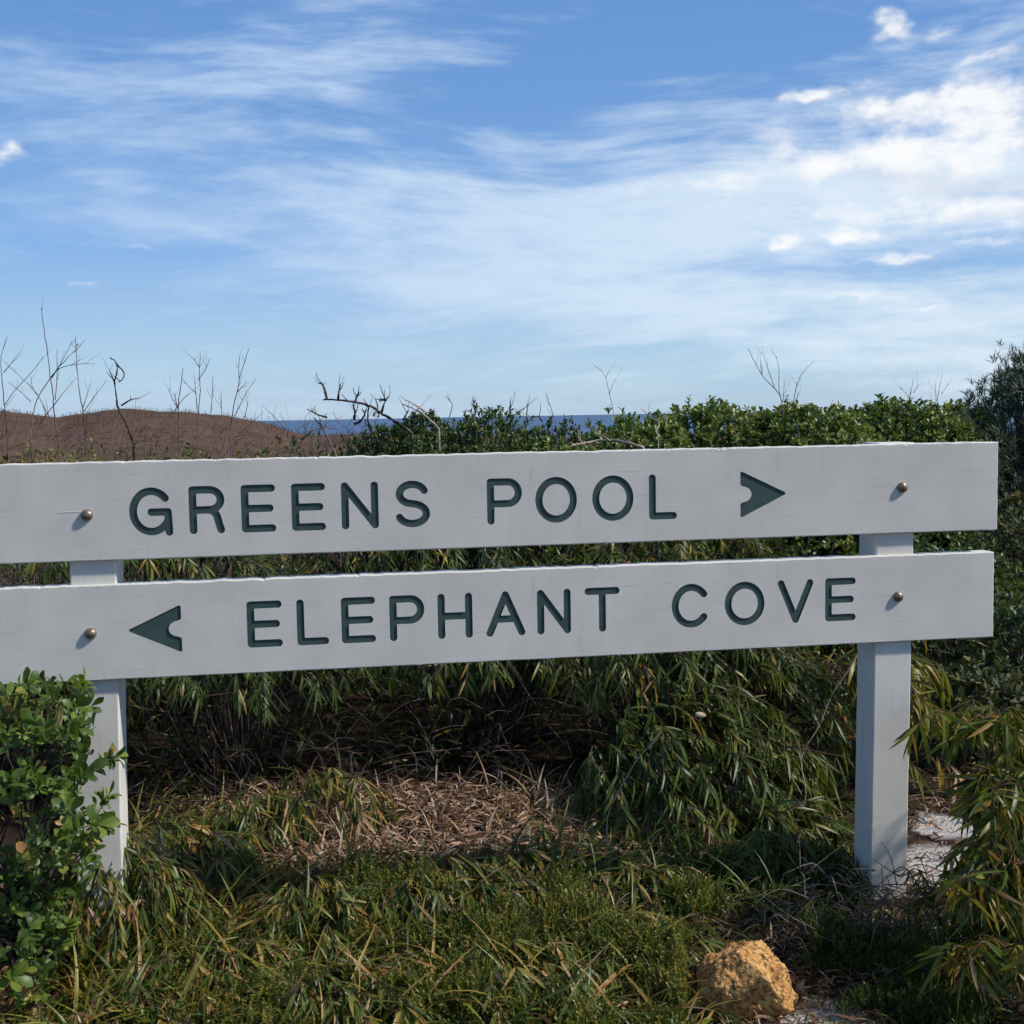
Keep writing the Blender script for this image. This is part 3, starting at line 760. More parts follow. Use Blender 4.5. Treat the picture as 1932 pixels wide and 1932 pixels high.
# ---- reddish wattle leaning in from the right, close to the sign
RG = 'red-tinged wattle branches beside the sandy path'
def wattle_branch(pts, Yd, nl, ln, tone, label, side=(.0, .0)):
    P0 = [at(u, v, y) for (u, v), y in zip(pts, Yd)]
    b = P0[0].copy(); b[2] = ground_z(b[0], b[1])
    root = plant('wattle_branch', label, 'shrub', b, RG); lv = Leaves(); lines = []
    P = spline([b]+P0, 8); lines.append((P, np.linspace(.005, .0014, len(P))))
    tips = [P]
    for k in range(14):
        i = int(U(.35, .98)*(len(P)-1)); q = P[i]; hd = U(0, 2*math.pi); l = U(.07, .17)
        S = spline([q, q+np.array([math.cos(hd)*l*.5, math.sin(hd)*l*.5, l*.25]), q+np.array([math.cos(hd)*l, math.sin(hd)*l, -l*.1])], 4)
        lines.append((S, np.linspace(.002, .0009, len(S)))); tips.append(S)
    for k in range(nl):
        S = tips[0] if U(0, 1) < .35 else tips[int(rng.integers(1, len(tips)))]
        t = U(.5 if S is P else .15, 1); q = S[int(t*(len(S)-1))]
        ki = int(rng.choice([1, 2, 3, 4], p=[.02, .07, .21, .7])); yaw = U(0, 2*math.pi)
        R = rotz(yaw)@roty(RAD(U(-8, 12)))@rotx(U(-1.2, 1.2))
        tn = np.clip(rng.normal(U(*tone), .1), 0, 1)
        lv.add(ACA[(ki, int(rng.integers(0, 3)))], q, R, U(*ln), tn)
    tubes('stem', lines, MT['redstem'], root, b, 5); finish(lv, root, 'acacia', 300)
wattle_branch([(2048, 1560), (1948, 1410), (1858, 1350), (1800, 1390)], [-.15, -.15, -.2, -.25], 435, (.06, .105), (.3, .85), 'red-tinged wattle branch arching highest beside the sandy path')
wattle_branch([(2096, 1640), (1976, 1545), (1866, 1500), (1828, 1520)], [-.35, -.35, -.36, -.38], 333, (.065, .115), (.3, .9), 'wattle branch with long leaves hanging beside the right post foot')
wattle_branch([(2038, 1760), (1948, 1640), (1888, 1640), (1848, 1680)], [-.5, -.5, -.5, -.52], 478, (.065, .12), (.3, .92), 'dense red-tinged wattle branch hanging over the white sand')
wattle_branch([(2038, 1960), (1948, 1830), (1878, 1790), (1828, 1820)], [-.6, -.6, -.6, -.62], 377, (.06, .11), (.35, .92), 'lowest red-tinged wattle branch hanging near the orange rock')
wattle_branch([(2058, 1700), (1978, 1540), (1908, 1470), (1858, 1480)], [-.3, -.3, -.3, -.3], 464, (.06, .11), (.1, .7), 'darker green wattle branch behind the red-tinged ones')
wattle_branch([(2078, 1860), (1978, 1730), (1908, 1720), (1868, 1760)], [-.4, -.4, -.4, -.42], 377, (.06, .11), (.1, .75), 'dark green wattle branch low down between the red-tinged ones')
wattle_branch([(1830, 1740), (1790, 1690), (1750, 1690), (1710, 1720)], [-.25, -.25, -.25, -.25], 110, (.035, .065), (.2, .85), 'short dark wattle branch on the sand in front of the right post')

# ---- broad-leaved bush in front of the left post
def broadleaf():
    edge_v = np.array([1270, 1300, 1360, 1400, 1440, 1480, 1540, 1580, 1620, 1660, 1720, 1780, 1830, 1890])
    edge_u = np.array([150, 180, 185, 178, 190, 150, 215, 205, 185, 165, 135, 118, 110, 95])
    b = at(0, 1800, -.05); b[2] = ground_z(b[0], b[1])
    root = plant('broadleaf_bush', 'glossy bright green broad-leaved bush covering the left post', 'shrub', b); lv = Leaves(); lines = []
    def rosette(c, d, n, sz, tb):
        d = d/np.linalg.norm(d); ref = np.array([1., 0, 0]) if abs(d[2]) > .8 else np.array([0, 0, 1.]); a = np.cross(d, ref); a /= np.linalg.norm(a); e = np.cross(d, a)
        ph = U(0, 6.3)
        for k in range(n):
            y = ph+k*2.4+U(-.3, .3); el = U(.35, .75)+.5*k/n
            ld = d*math.cos(el*1.15)+(a*math.cos(y)+e*math.sin(y))*math.sin(el*1.15)
            nz = d*math.sin(el*1.15)-(a*math.cos(y)+e*math.sin(y))*math.cos(el*1.15); nz = nz+np.array([.1, 0, .25]); yv = np.cross(nz, ld); yv /= np.linalg.norm(yv); nz = np.cross(ld, yv)
            R = np.stack([ld, yv, nz], 1)@rotx(U(-.35, .35))
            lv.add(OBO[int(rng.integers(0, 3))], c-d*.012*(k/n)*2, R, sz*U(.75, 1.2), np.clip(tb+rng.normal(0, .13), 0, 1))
    for i in range(350):
        v = U(1285, 1905); emax = np.interp(v, edge_v, edge_u); u = emax-abs(rng.normal(0, 1))*110-8 if U(0, 1) < .5 else U(-260, emax-8)
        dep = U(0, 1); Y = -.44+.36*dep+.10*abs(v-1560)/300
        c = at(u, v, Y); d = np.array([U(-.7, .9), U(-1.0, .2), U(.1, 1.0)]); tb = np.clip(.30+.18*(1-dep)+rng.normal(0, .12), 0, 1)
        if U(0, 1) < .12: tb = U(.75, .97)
        rosette(c, d, int(rng.integers(4, 10)), U(.012, .038), tb)
        if i % 5 == 0:
            m = (b+c)/2+np.array([U(-.05, .05), U(0, .08), .05]); lines.append((spline([b+np.array([U(-.25, .2), U(0, .15), 0]), m, c], 5), np.linspace(.004, .001, 11)))
    # sprays reaching in front of the post and the board edge
    for pts, Y in (([(110, 1420), (140, 1330), (160, 1290)], -.16), ([(150, 1480), (195, 1435), (222, 1428)], -.14), ([(140, 1640), (180, 1570), (212, 1548)], -.16), ([(120, 1560), (175, 1530), (205, 1500)], -.12), ([(90, 1800), (120, 1770), (128, 1740)], -.3), ([(60, 1360), (70, 1310), (40, 1300)], -.14)):
        P = spline([at(u, v, Y) for u, v in pts], 6); lines.append((P, np.linspace(.0025, .001, len(P))))
        for k in range(3, len(P), 2): rosette(P[k], P[-1]-P[0]+np.array([0, -.02, .02]), 4, .027, U(.45, .85))
        rosette(P[-1], P[-1]-P[-3], 8, .031, U(.4, .7))
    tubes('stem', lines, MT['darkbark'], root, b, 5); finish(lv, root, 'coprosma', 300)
broadleaf()

# ---- shrubs behind: hedge of leathery shrubs, dark bush, grey bush
def mound(name, label, c, rx, ry, h, n, keys, ln, mname, tone, clump=9, group=None, up=.5, lump=.12, stem='bark', single=0, spike=0):
    """crown of leaf clumps over the surface and inside of an uneven dome"""
    bx, by = c; bz = ground_z(bx, by); root = plant(name, label, 'shrub', (bx, by, bz-.02), group); lv = Leaves(); lines = []; sd_ = U(0, 99)
    for i in range(n//clump):
        a = U(0, 2*math.pi) if U(0, 1) < .4 else U(math.pi, 2*math.pi)
        r = math.sqrt(U(0, 1)); x_, y_ = r*math.cos(a), r*math.sin(a)
        nz_ = mnoise.noise(Vector((x_*2.6+sd_, y_*2.6, 1)))+.6*mnoise.noise(Vector((x_*6+sd_, y_*6, 4)))
        top = h*(1-r**3.4)**.42*(1+lump*.9*nz_); dep = min(1., float(rng.exponential(.045 if U(0, 1) < .6 else .25))); sh = 1-dep
        p = np.array([bx+rx*x_, by+ry*y_, bz+max(.03, top*(1-dep))])
        d = np.array([math.cos(a)*r*r, math.sin(a)*r*r-.15, (1-.7*r)+up*.5]); d /= np.linalg.norm(d)
        if spike and U(0, 1) < spike: p = p+d*U(.01, .055)
        tb = np.clip(U(*tone), 0, 1); ph = U(0, 6)
        ref = np.array([1., 0, 0]) if abs(d[2]) > .8 else np.array([0, 0, 1.]); A = np.cross(d, ref); A /= np.linalg.norm(A); B = np.cross(d, A)
        for q in range(clump):
            y = ph+q*2.4; el = U(.3, 1.35); ld = d*math.cos(el)+(A*math.cos(y)+B*math.sin(y))*math.sin(el); yv = np.cross(d+np.array([.01, .02, .03]), ld); yv /= np.linalg.norm(yv)+1e-9; nz = np.cross(ld, yv)
            R = np.stack([ld, yv, nz], 1)@rotx(U(-.6, .6)); L_ = U(*ln)
            lv.add(keys[int(rng.integers(0, len(keys)))], p-d*U(0, .035), R, L_, np.clip(tb+rng.normal(0, .12), 0, 1))
        if i % 14 == 0:
            b0 = np.array([bx+U(-.3, .3)*rx, by+U(-.3, .3)*ry, bz]); lines.append((spline([b0, (b0+p)/2+np.array([0, 0, .08]), p], 4), np.linspace(.009, .0015, 9)))
    tubes('stem', lines, MT[stem], root, (bx, by, bz-.02), 4); finish(lv, root, mname, single); return root
HG = 'leathery green shrubs along the skyline'
def px(u, Y): return at(u, 800, Y)[0]
HT = lambda u, v, Y: at(u, v, Y)[2]-GZ
for (u, v, Y, rx, ry, n, tone, lab) in (
    (1190, 786, 3.0, .42, .55, 9500, (.25, .75), 'leathery green shrub with a raised tip, next to the strip of open sea'),
    (1345, 752, 3.3, .55, .60, 13000, (.3, .8), 'leathery green shrub on the skyline behind the last letters of the upper board'),
    (1520, 766, 3.1, .55, .60, 13000, (.3, .8), 'leathery green shrub on the skyline behind the right-pointing arrow'),
    (1690, 758, 3.2, .55, .60, 13000, (.25, .75), 'leathery green shrub on the skyline behind the top of the right post'),
    (1605, 764, 3.5, .5, .5, 10000, (.3, .8), 'leathery green shrub on the skyline between the arrow and the right post'),
    (1780, 764, 3.4, .42, .5, 9000, (.3, .8), 'leathery green shrub on the skyline just before the small grey-green bush'),
    (1060, 832, 2.6, .40, .40, 3600, (.3, .7), 'small leathery shrub behind the word pool')):
    mound('leathery_shrub', lab, (px(u, Y), Y), rx, ry, HT(u, v, Y)*.985, n, OBO[:2], (.021, .036), 'hedge', (tone[0]+.12, tone[1]+.15), 8, HG, spike=.05, lump=.06)
mound('dark_bush', 'dark small-leaved bush below the dead branch on the skyline', (px(880, 3.0), 3.0), .48, .5, HT(880, 783, 3.0)*1.0, 22000, OB2, (.014, .026), 'dark', (.2, .75), 9, spike=.06, lump=.09)
mound('dark_bush', 'low dark bush tapering down towards the brown hill', (px(745, 2.8), 2.8), .34, .45, HT(745, 816, 2.8)*1.0, 12000, OB2, (.014, .026), 'dark', (.15, .6), 9, spike=.06, lump=.09)
mound('dark_bush', 'dark small-leaved bush beside the strip of open sea', (px(1020, 3.2), 3.2), .36, .45, HT(1020, 804, 3.2)*1.0, 12000, OB2, (.014, .026), 'dark', (.2, .7), 9, spike=.06, lump=.09)
mound('grey_bush', 'tall grey-green feathery bush beyond the right end of the boards', (px(1975, 3.3), 3.3), .55, .7, HT(1985, 672, 3.3)*1., 40000, NEE, (.032, .055), 'grey', (.2, .75), 9, up=1.4, spike=.25, lump=.11)
mound('grey_bush', 'small grey-green bush at the foot of the taller one', (px(1810, 3.2), 3.2), .30, .5, HT(1810, 772, 3.2)*1., 11000, NEE, (.026, .045), 'grey', (.25, .7), 9, up=1.4, spike=.2, lump=.1)
OGp = 'olive scrub beyond the right post'
for (u, Y, rx, h, n, mn, tone, lab) in ((1925, 2.0, .34, .80, 5000, 'scrub', (.15, .6), 'olive scrub bush close to the right ends of the boards'),
                                   (1800, 1.7, .32, .66, 4200, 'dark', (.2, .8), 'dark scrub bush seen between the boards past the right post'),
                                   (1960, 1.25, .34, .46, 4200, 'dark', (.1, .6), 'low dark scrub bush at the edge of the sandy path'),
                                   (1840, 1.05, .26, .32, 3000, 'scrub', (.05, .5), 'low olive scrub below the right end of the lower board')):
    mound('scrub_bush', lab, (at(u, 1100, Y)[0], Y), rx, rx, h, n, OB2+NEE, (.02, .04), mn, tone, 8, OGp, spike=.12)
# low scrub on the left skyline
LGp = 'low mixed scrub before the brown hill'
for (u, v, Y, rx, n, mn, tone, lab) in ((40, 838, 3.0, .42, 3000, 'scrub', (.2, .75), 'low olive and yellow scrub below the tallest dry stalks'),
                                   (130, 834, 3.4, .35, 2200, 'scrub', (.45, .9), 'yellowish low scrub behind the left bolt'),
                                   (300, 838, 3.2, .42, 3000, 'dark', (.3, .8), 'low green scrub in front of the brown hill'),
                                   (430, 834, 3.6, .42, 2600, 'scrub', (.25, .7), 'low scrub in front of the right flank of the brown hill'),
                                   (560, 832, 3.4, .36, 2600, 'dark', (.3, .8), 'low green scrub at the foot of the brown hill'),
                                   (650, 838, 3.0, .30, 2400, 'dark', (.2, .7), 'low green scrub under the dead branch')):
    mound('low_scrub', lab, (px(u, Y), Y), rx, .45, HT(u, v, Y)*.96, n, OB2+NEE, (.018, .034), mn, tone, 8, LGp, spike=.25, lump=.12)

# ------------------------------------------------------------------ dry stalks and dead branches on the skyline
def c1(x, y): return (x*.7246*.47168, (1100+y*.7246)*.47168)
def c2(x, y): return ((1200+x*.8282)*.47168, (1400+y*.8282)*.47168)
def c3(x, y): return ((2700+x*.7226)*.47168, (1300+y*.7226)*.47168)
def stalk(name, label, conv, polys, Y, r0, material='drystalk', group=None, drop=9., knots=0.):
    r0 = r0*(.72 if r0 < .005 else .85); allp = []
    for pl in polys:
        dy = U(-.12, .12); P = [at(*conv(*q), Y) for q in pl]; k = len(P)
        for i in range(k): P[i] = at(*conv(*pl[i]), Y+dy*math.sin(i*1.3))
        allp.append(P)
    b = min((allp[0][0], allp[0][-1]), key=lambda p: p[2]).copy(); b[2] = ground_z(b[0], b[1])
    root = plant(name, label, 'dry stalk' if name == 'dry_stalk' else 'branch', b, group)
    for i, P in enumerate(allp):
        if i == 0: # run the main stem to the ground
            if P[0][2] < P[-1][2]: P = P[::-1]
        S = spline(P, 5)
        if i == 0:
            e = S[-1]-np.array([0, 0, drop]) if S[-1][2]-drop > b[2] else b
            S = np.vstack([S, S[-1]*.7+e*.3, e]); S = S+rng.normal(0, min(r0*.3, .0011), S.shape)
        # thicker at the lower end
        rr = np.linspace(.55, 1.25, len(S)) if S[0][2] < S[-1][2] else np.linspace(1.25, .55, len(S))
        if P[0][2] > P[-1][2]: rr = np.linspace(.55, 1.25, len(S))
        rr = rr*r0*(1 if i == 0 else .75)*(1+.5*knots*rng.normal(0, 1, len(S))).clip(.6, 1.5)
        ls = [(S, rr)]
        for q in range(3 if r0 > .005 else 2):
            k = int(U(.05, .75)*(min(len(S)-2, 28))); t = S[k]-S[min(k+2, len(S)-1)]; t = t/(np.linalg.norm(t)+1e-9)
            sd_ = np.array([U(-1, 1), U(-.5, .5), U(-.2, .9)]); d_ = t*.75+sd_*.7; l_ = U(.02, .075)
            ls.append((spline([S[k], S[k]+d_*l_*.55+rng.normal(0, .003, 3), S[k]+d_*l_+np.array([0, 0, .01])], 3), np.linspace(.6, .3, 7)*rr[k]))
        tubes('stem', ls, MT[material], root, b, 5)
    return root
DG = 'dry bare stalks against the sky'
stalk('dry_stalk', 'tallest dry bare stalk above the left end of the upper board', c1, [[(228, 178), (240, 280), (262, 430), (278, 560), (292, 650), (300, 780), (320, 900)], [(525, 490), (430, 492), (330, 515), (280, 565)], [(315, 410), (315, 560), (305, 690)], [(400, 360), (340, 480), (285, 570)]], 3.1, .0035, group=DG)
stalk('dry_stalk', 'straight dry stalk with a side twig beside the tallest one', c1, [[(415, 340), (422, 430), (430, 560), (440, 660), (460, 760), (470, 900)], [(590, 580), (530, 660), (480, 730), (458, 760)], [(415, 400), (430, 380)], [(500, 600), (475, 680), (455, 740)]], 3.0, .0034, group=DG)
stalk('dry_stalk', 'leaning dry twigs crossing in a tangle near the tallest stalk', c1, [[(470, 360), (380, 450), (300, 540), (220, 660), (190, 740), (170, 900)], [(30, 480), (120, 570), (200, 650), (260, 760), (300, 830)], [(240, 450), (180, 530), (80, 640), (25, 720)], [(420, 570), (350, 650), (280, 740), (220, 820)], [(170, 560), (180, 620), (230, 700), (260, 790)]], 2.9, .0031, group=DG)
stalk('dry_stalk', 'thin dry forked stalk at the left end of the upper board', c1, [[(40, 340), (15, 420), (5, 460), (10, 560), (25, 720), (40, 900)], [(120, 410), (60, 490), (20, 540)], [(50, 590), (120, 650), (170, 700)]], 3.0, .003, group=DG)
stalk('dry_stalk', 'dry weed with a curled looping tip above the brown hill', c1, [[(610, 460), (640, 480), (645, 540), (632, 590), (640, 650), (655, 740), (690, 810), (740, 930)], [(645, 570), (665, 585), (684, 560), (680, 530), (655, 505), (640, 485)], [(603, 525), (618, 560), (635, 600)], [(770, 680), (720, 690), (670, 720)]], 2.9, .0052, 'darkbark', DG, knots=.25)
stalk('dry_stalk', 'low dry twiggy stalk between the curled weed and the forked stalks', c1, [[(1010, 515), (1000, 600), (985, 700), (985, 800), (990, 1000)], [(1035, 660), (990, 710), (950, 770)], [(930, 630), (960, 700), (985, 740)], [(965, 650), (975, 720)]], 2.9, .0038, group=DG)
stalk('dry_stalk', 'upright forked dry stalk with several tips above the brown hill', c1, [[(1105, 430), (1100, 560), (1105, 640), (1095, 760), (1090, 900)], [(1070, 455), (1082, 480), (1102, 510)], [(1160, 460), (1130, 530), (1095, 575)], [(1070, 550), (1080, 640), (1088, 740)], [(1010, 585), (1060, 632), (1085, 655)], [(1175, 560), (1172, 660), (1165, 760)]], 3.0, .0034, group=DG)
stalk('dry_stalk', 'dry stalk with long rising side twigs over the flank of the brown hill', c1, [[(1375, 405), (1350, 480), (1325, 560), (1310, 640), (1280, 780), (1270, 900)], [(1325, 440), (1318, 500), (1320, 570)], [(1415, 570), (1360, 650), (1310, 750), (1295, 800)], [(1365, 590), (1335, 620), (1312, 645)], [(1220, 640), (1222, 720), (1225, 800)], [(1370, 700), (1350, 790)]], 3.0, .0033, group=DG)
stalk('dead_branch', 'dark dead branch with upturned twigs jutting over the sea', c2, [[(115, 240), (185, 240), (270, 255), (340, 272), (400, 310), (470, 350), (540, 400)], [(90, 162), (105, 162), (118, 190), (130, 238)], [(197, 165), (188, 200), (184, 240)], [(285, 205), (275, 225), (266, 254)], [(430, 222), (410, 250), (395, 300)], [(388, 240), (412, 240)], [(330, 275), (328, 340), (345, 385), (375, 440), (400, 490)], [(300, 285), (312, 310), (290, 345), (265, 356)], [(520, 295), (500, 335)], [(255, 262), (265, 300), (262, 335)]], 2.6, .0075, 'darkbark', knots=.22)
stalk('dead_branch', 'pair of pale broken dead sticks beside the dark dead branch', c2, [[(495, 260), (540, 280), (590, 305), (630, 340), (670, 380)], [(510, 240), (560, 268), (612, 302)], [(590, 265), (570, 282)]], 2.7, .0058, 'palewood', knots=.2, drop=.15)
stalk('dead_branch', 'forked pale dead stick leaning below the dark dead branch', c2, [[(70, 330), (110, 380), (140, 440), (178, 520)], [(110, 380), (60, 390), (5, 435)], [(35, 285), (80, 310), (130, 325)]], 2.5, .006, 'bark', knots=.2)
stalk('dead_branch', 'bare forked twig rising out of the dark bush', c2, [[(1015, 245), (1012, 300), (1018, 345), (1020, 400)], [(1080, 285), (1040, 310), (1020, 345)], [(1100, 260), (1095, 320), (1100, 350)], [(1115, 330), (1150, 320), (1170, 345)]], 2.8, .0055, 'darkbark')
stalk('dry_stalk', 'single thin bent stalk over the dark bush', c2, [[(1190, 210), (1200, 245), (1215, 290), (1235, 350), (1240, 400)]], 2.9, .003, group=DG)
stalk('dry_stalk', 'short hooked twig at the dark bush next to the dead sticks', c2, [[(705, 225), (735, 260), (730, 290), (715, 340)]], 2.9, .0035, group=DG)
stalk('dry_stalk', 'faint thin stalk with a bent tip over the strip of sea', c2, [[(1430, 80), (1460, 105), (1478, 140), (1492, 200), (1510, 280), (1520, 340)], [(1495, 98), (1476, 135)], [(1522, 140), (1492, 215)]], 3.2, .002, group=DG)
stalk('dead_branch', 'pale bleached branch lying along the top edge of the upper board', c2, [[(1310, 462), (1420, 441), (1500, 436), (1580, 447), (1655, 470)], [(1330, 400), (1355, 440), (1385, 475)], [(1480, 425), (1510, 450)], [(1580, 440), (1600, 470)]], 1.9, .007, 'palewood', knots=.2, drop=.06)
stalk('dead_branch', 'pale thin twig hanging in the leathery shrub with the raised tip', c2, [[(1650, 285), (1690, 320), (1735, 355), (1720, 390), (1730, 420)]], 2.45, .004, 'palewood', drop=.1)
stalk('dry_stalk', 'fan of thin dry stalks above the right-pointing arrow', c3, [[(405, 130), (450, 220), (490, 290), (550, 350), (590, 420), (600, 600)], [(490, 160), (510, 230), (550, 345)], [(560, 170), (575, 250), (575, 350), (590, 420)], [(470, 170), (475, 230), (482, 270)], [(605, 300), (600, 400), (592, 430)], [(770, 200), (710, 260), (675, 330), (655, 430), (640, 500)], [(690, 370), (665, 420)]], 2.9, .0032, group=DG)
stalk('dry_stalk', 'pair of short dry twigs near the small grey-green bush', c3, [[(1320, 300), (1310, 350), (1300, 400), (1290, 500)], [(1245, 345), (1280, 380), (1300, 410)], [(1350, 330), (1320, 375)]], 3.0, .0026, group=DG)
stalk('dry_stalk', 'thin dry twig beside the small grey-green bush', c3, [[(1480, 270), (1465, 340), (1450, 430), (1450, 520)], [(1440, 330), (1446, 420)], [(1520, 320), (1475, 380)]], 3.0, .0024, group=DG)

def twig_tangle(name, label, n, box, ln, r, material, droop=.2, sides=4):
    """bare twigs in a tangle (uncountable)"""
    lines = []
    for i in range(n):
        u, v, Y = U(*box[0]), U(*box[1]), U(*box[2]); p = at(u, v, Y); gz = ground_z(p[0], p[1]); p[2] = max(p[2], gz)
        a = U(0, 2*math.pi); l = U(*ln); el = U(-.25, 1.2); d = np.array([math.cos(a)*math.cos(el), math.sin(a)*math.cos(el)*.6, math.sin(el)])*l
        q = p+d*.5+rng.normal(0, l*.07, 3); e = p+d+rng.normal(0, l*.09, 3)-np.array([0, 0, l*droop*U(0, 1)])
        for w in (q, e): w[2] = max(w[2], ground_z(w[0], w[1])+.004)
        S = spline([p, q, e], 3); lines.append((S, np.linspace(1, .45, len(S))*r*U(.6, 1.4)))
    o = tubes(name, lines, MT[material], None, (0, 0, 0), sides); stuff(o, label, 'twigs'); return o
twig_tangle('bare_twigs', 'tangle of fine bare grey-brown twigs standing before the brown hill', 420, ((-80, 720), (808, 870), (2.6, 4.0)), (.06, .22), .0015, 'drystalk', 0.)
twig_tangle('dry_twigs', 'tangle of thin dry twigs in the dark hollow behind the sign', 520, ((200, 1500), (1300, 1560), (.75, 1.6)), (.10, .38), .0015, 'darkbark', .6)  # dark wood chosen so the twig colour carries the hollow's shade
twig_tangle('dead_twigs', 'grey dead twigs heaped round the foot of the right post', 240, ((1480, 1850), (1640, 1860), (-.30, -.05)), (.05, .17), .0016, 'bark', .5)

# ------------------------------------------------------------------ litter, grass and heath on the ground
def scatter_px(n, ur, vr, z=GZ):
    """random points spread over the ground seen through a rectangle of the photograph"""
    out = []
    for i in range(n):
        p = onz(U(*ur), U(*vr), z); p[2] = ground_z(p[0], p[1]); out.append(p)
    return out
def litter():
    lv = Leaves()
    def put(n, ur, vr, lnr, tone, hmax=.02):
        for p in scatter_px(n, ur, vr):
            R = rotz(U(0, 6.3))@roty(U(-.5, .5))@rotx(U(-1.2, 1.2)); p = p+np.array([0, 0, U(.002, hmax)])
            lv.add(ACA[(int(rng.choice([1, 2])), int(rng.integers(0, 3)))], p, R, U(*lnr), np.clip(U(*tone), 0, 1))
    put(5200, (340, 1420), (1510, 1635), (.02, .075), (.15, .95), .04)
    put(1500, (230, 700), (1490, 1680), (.02, .07), (.1, .9), .05)
    put(2000, (560, 1280), (1515, 1605), (.02, .065), (.5, 1.), .05)
    put(2200, (100, 1700), (1420, 1530), (.02, .07), (.0, .35), .03)  # darkest tones only: the hollow's shade is painted into these leaves
    put(3600, (-60, 1700), (1640, 1990), (.025, .07), (.15, .85), .03)
    put(2000, (1480, 1900), (1540, 1830), (.015, .055), (.1, 1.), .025)
    put(900, (1690, 1960), (1390, 1570), (.02, .06), (.05, .8), .03)
    put(700, (1240, 1560), (1720, 1960), (.015, .05), (.1, .8), .02)
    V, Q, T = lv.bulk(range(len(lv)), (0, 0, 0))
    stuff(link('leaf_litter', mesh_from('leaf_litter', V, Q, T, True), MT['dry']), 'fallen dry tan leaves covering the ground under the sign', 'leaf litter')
    # standing dry straw
    lv = Leaves()
    for (n, ur, vr, lnr) in ((900, (440, 1250), (1500, 1600), (.05, .16)), (420, (520, 680), (1480, 1640), (.08, .2)), (600, (230, 1500), (1600, 1950), (.04, .12))):
        for p in scatter_px(n, ur, vr):
            lv.add(GRS[int(rng.integers(0, 4))], p, rotz(U(0, 6.3))@roty(U(-.2, .9)), U(*lnr), U(.35, 1))
    V, Q, T = lv.bulk(range(len(lv)), (0, 0, 0))
    stuff(link('dry_straw', mesh_from('dry_straw', V, Q, T, True), MT['dry']), 'dry straw and stems standing in the leaf litter', 'dry grass')
litter()
def grass():
    lv = Leaves()
    for (n, ur, vr, lnr, tn) in ((3400, (100, 1320), (1630, 1970), (.05, .16), (.2, .98)), (1300, (120, 460), (1540, 1960), (.08, .22), (.25, .95)),
                                 (900, (1080, 1640), (1500, 1720), (.06, .18), (.25, .75)), (1300, (1240, 1900), (1660, 1970), (.03, .10), (.2, .85)),
                                 (500, (240, 700), (1500, 1640), (.06, .16), (.3, 1.0)), (420, (900, 1300), (1500, 1620), (.04, .12), (.3, .95)), (500, (-60, 260), (1820, 1990), (.04, .14), (.3, .95)), (1300, (120, 1300), (1640, 1970), (.10, .24), (.35, 1.0)), (500, (1000, 1640), (1480, 1700), (.10, .22), (.3, .75))):
        for p in scatter_px(n, ur, vr):
            lv.add(GRS[int(rng.integers(0, 4))], p, rotz(U(0, 6.3) if U(0, 1) < .6 else U(-1.2, .6))@roty(U(-.2, .6))@rotx(U(-.5, .5)), U(*lnr), U(*tn))
    V, Q, T = lv.bulk(range(len(lv)), (0, 0, 0))
    stuff(link('grass', mesh_from('grass', V, Q, T, True), MT['acacia']), 'thin green grass blades growing among the low wattle', 'grass')
grass()
def heath():
    lv = Leaves()
    def put(n, ur, vr, hr, tone):
        for p in scatter_px(n, ur, vr):
            k = vnoise(p[0], p[1], 4.5, 7)
            if k < -.10+.25*vnoise(p[0], p[1], 13, 9): continue
            u_, v_, _ = proj(p[None])
            if 1290 < u_[0] < 1520 and v_[0] > 1745: continue
            z = .11*max(0., k+.25)
            for q in range(3):
                pp = p+np.array([U(-.012, .012), U(-.012, .012), z*U(.2, 1)])
                lv.add(SPR[int(rng.integers(0, 3))], pp, rotz(U(0, 6.3))@roty(U(-.7, .7))@rotx(U(-.5, .5)), U(*hr), np.clip(U(*tone)+.2*k, 0, 1))
    put(4200, (640, 1330), (1690, 1990), (.022, .058), (.25, 1.0))
    put(1300, (1150, 1640), (1640, 1800), (.02, .045), (.2, .8))
    put(1500, (1500, 1860), (1760, 1990), (.02, .042), (.1, .65))
    put(900, (200, 700), (1760, 1990), (.02, .045), (.25, .85))
    V, Q, T = lv.bulk(range(len(lv)), (0, 0, 0))
    stuff(link('heath_mat', mesh_from('heath_mat', V, Q, T, False), MT['heath']), 'mat of tiny yellow-green needle-leaved heath around the orange rock', 'ground cover')
heath()
def thicket_fill():
    """dense undergrowth low in the thicket, too deep to count"""
    lv = Leaves()
    for i in range(11000):
        x, y = U(-2.2, 2.4), U(1.25, 5.2) if U(0, 1) < .6 else U(1.15, 2.2); z = ground_z(x, y)+U(0, .5)*min(1, (y-.95)/.6)
        lv.add(ACA[(int(rng.choice([1, 2, 3])), int(rng.integers(0, 3)))], np.array([x, y, z]), rotz(U(0, 6.3))@rotx(U(-1, 1)), U(.06, .12), U(.0, .45) if U(0, 1) < .85 else U(.8, 1))  # mostly low tones: shade inside the thicket is put into the leaf colour
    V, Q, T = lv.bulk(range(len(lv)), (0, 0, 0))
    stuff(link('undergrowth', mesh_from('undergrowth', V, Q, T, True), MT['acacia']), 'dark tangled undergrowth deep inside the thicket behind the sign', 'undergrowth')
thicket_fill()
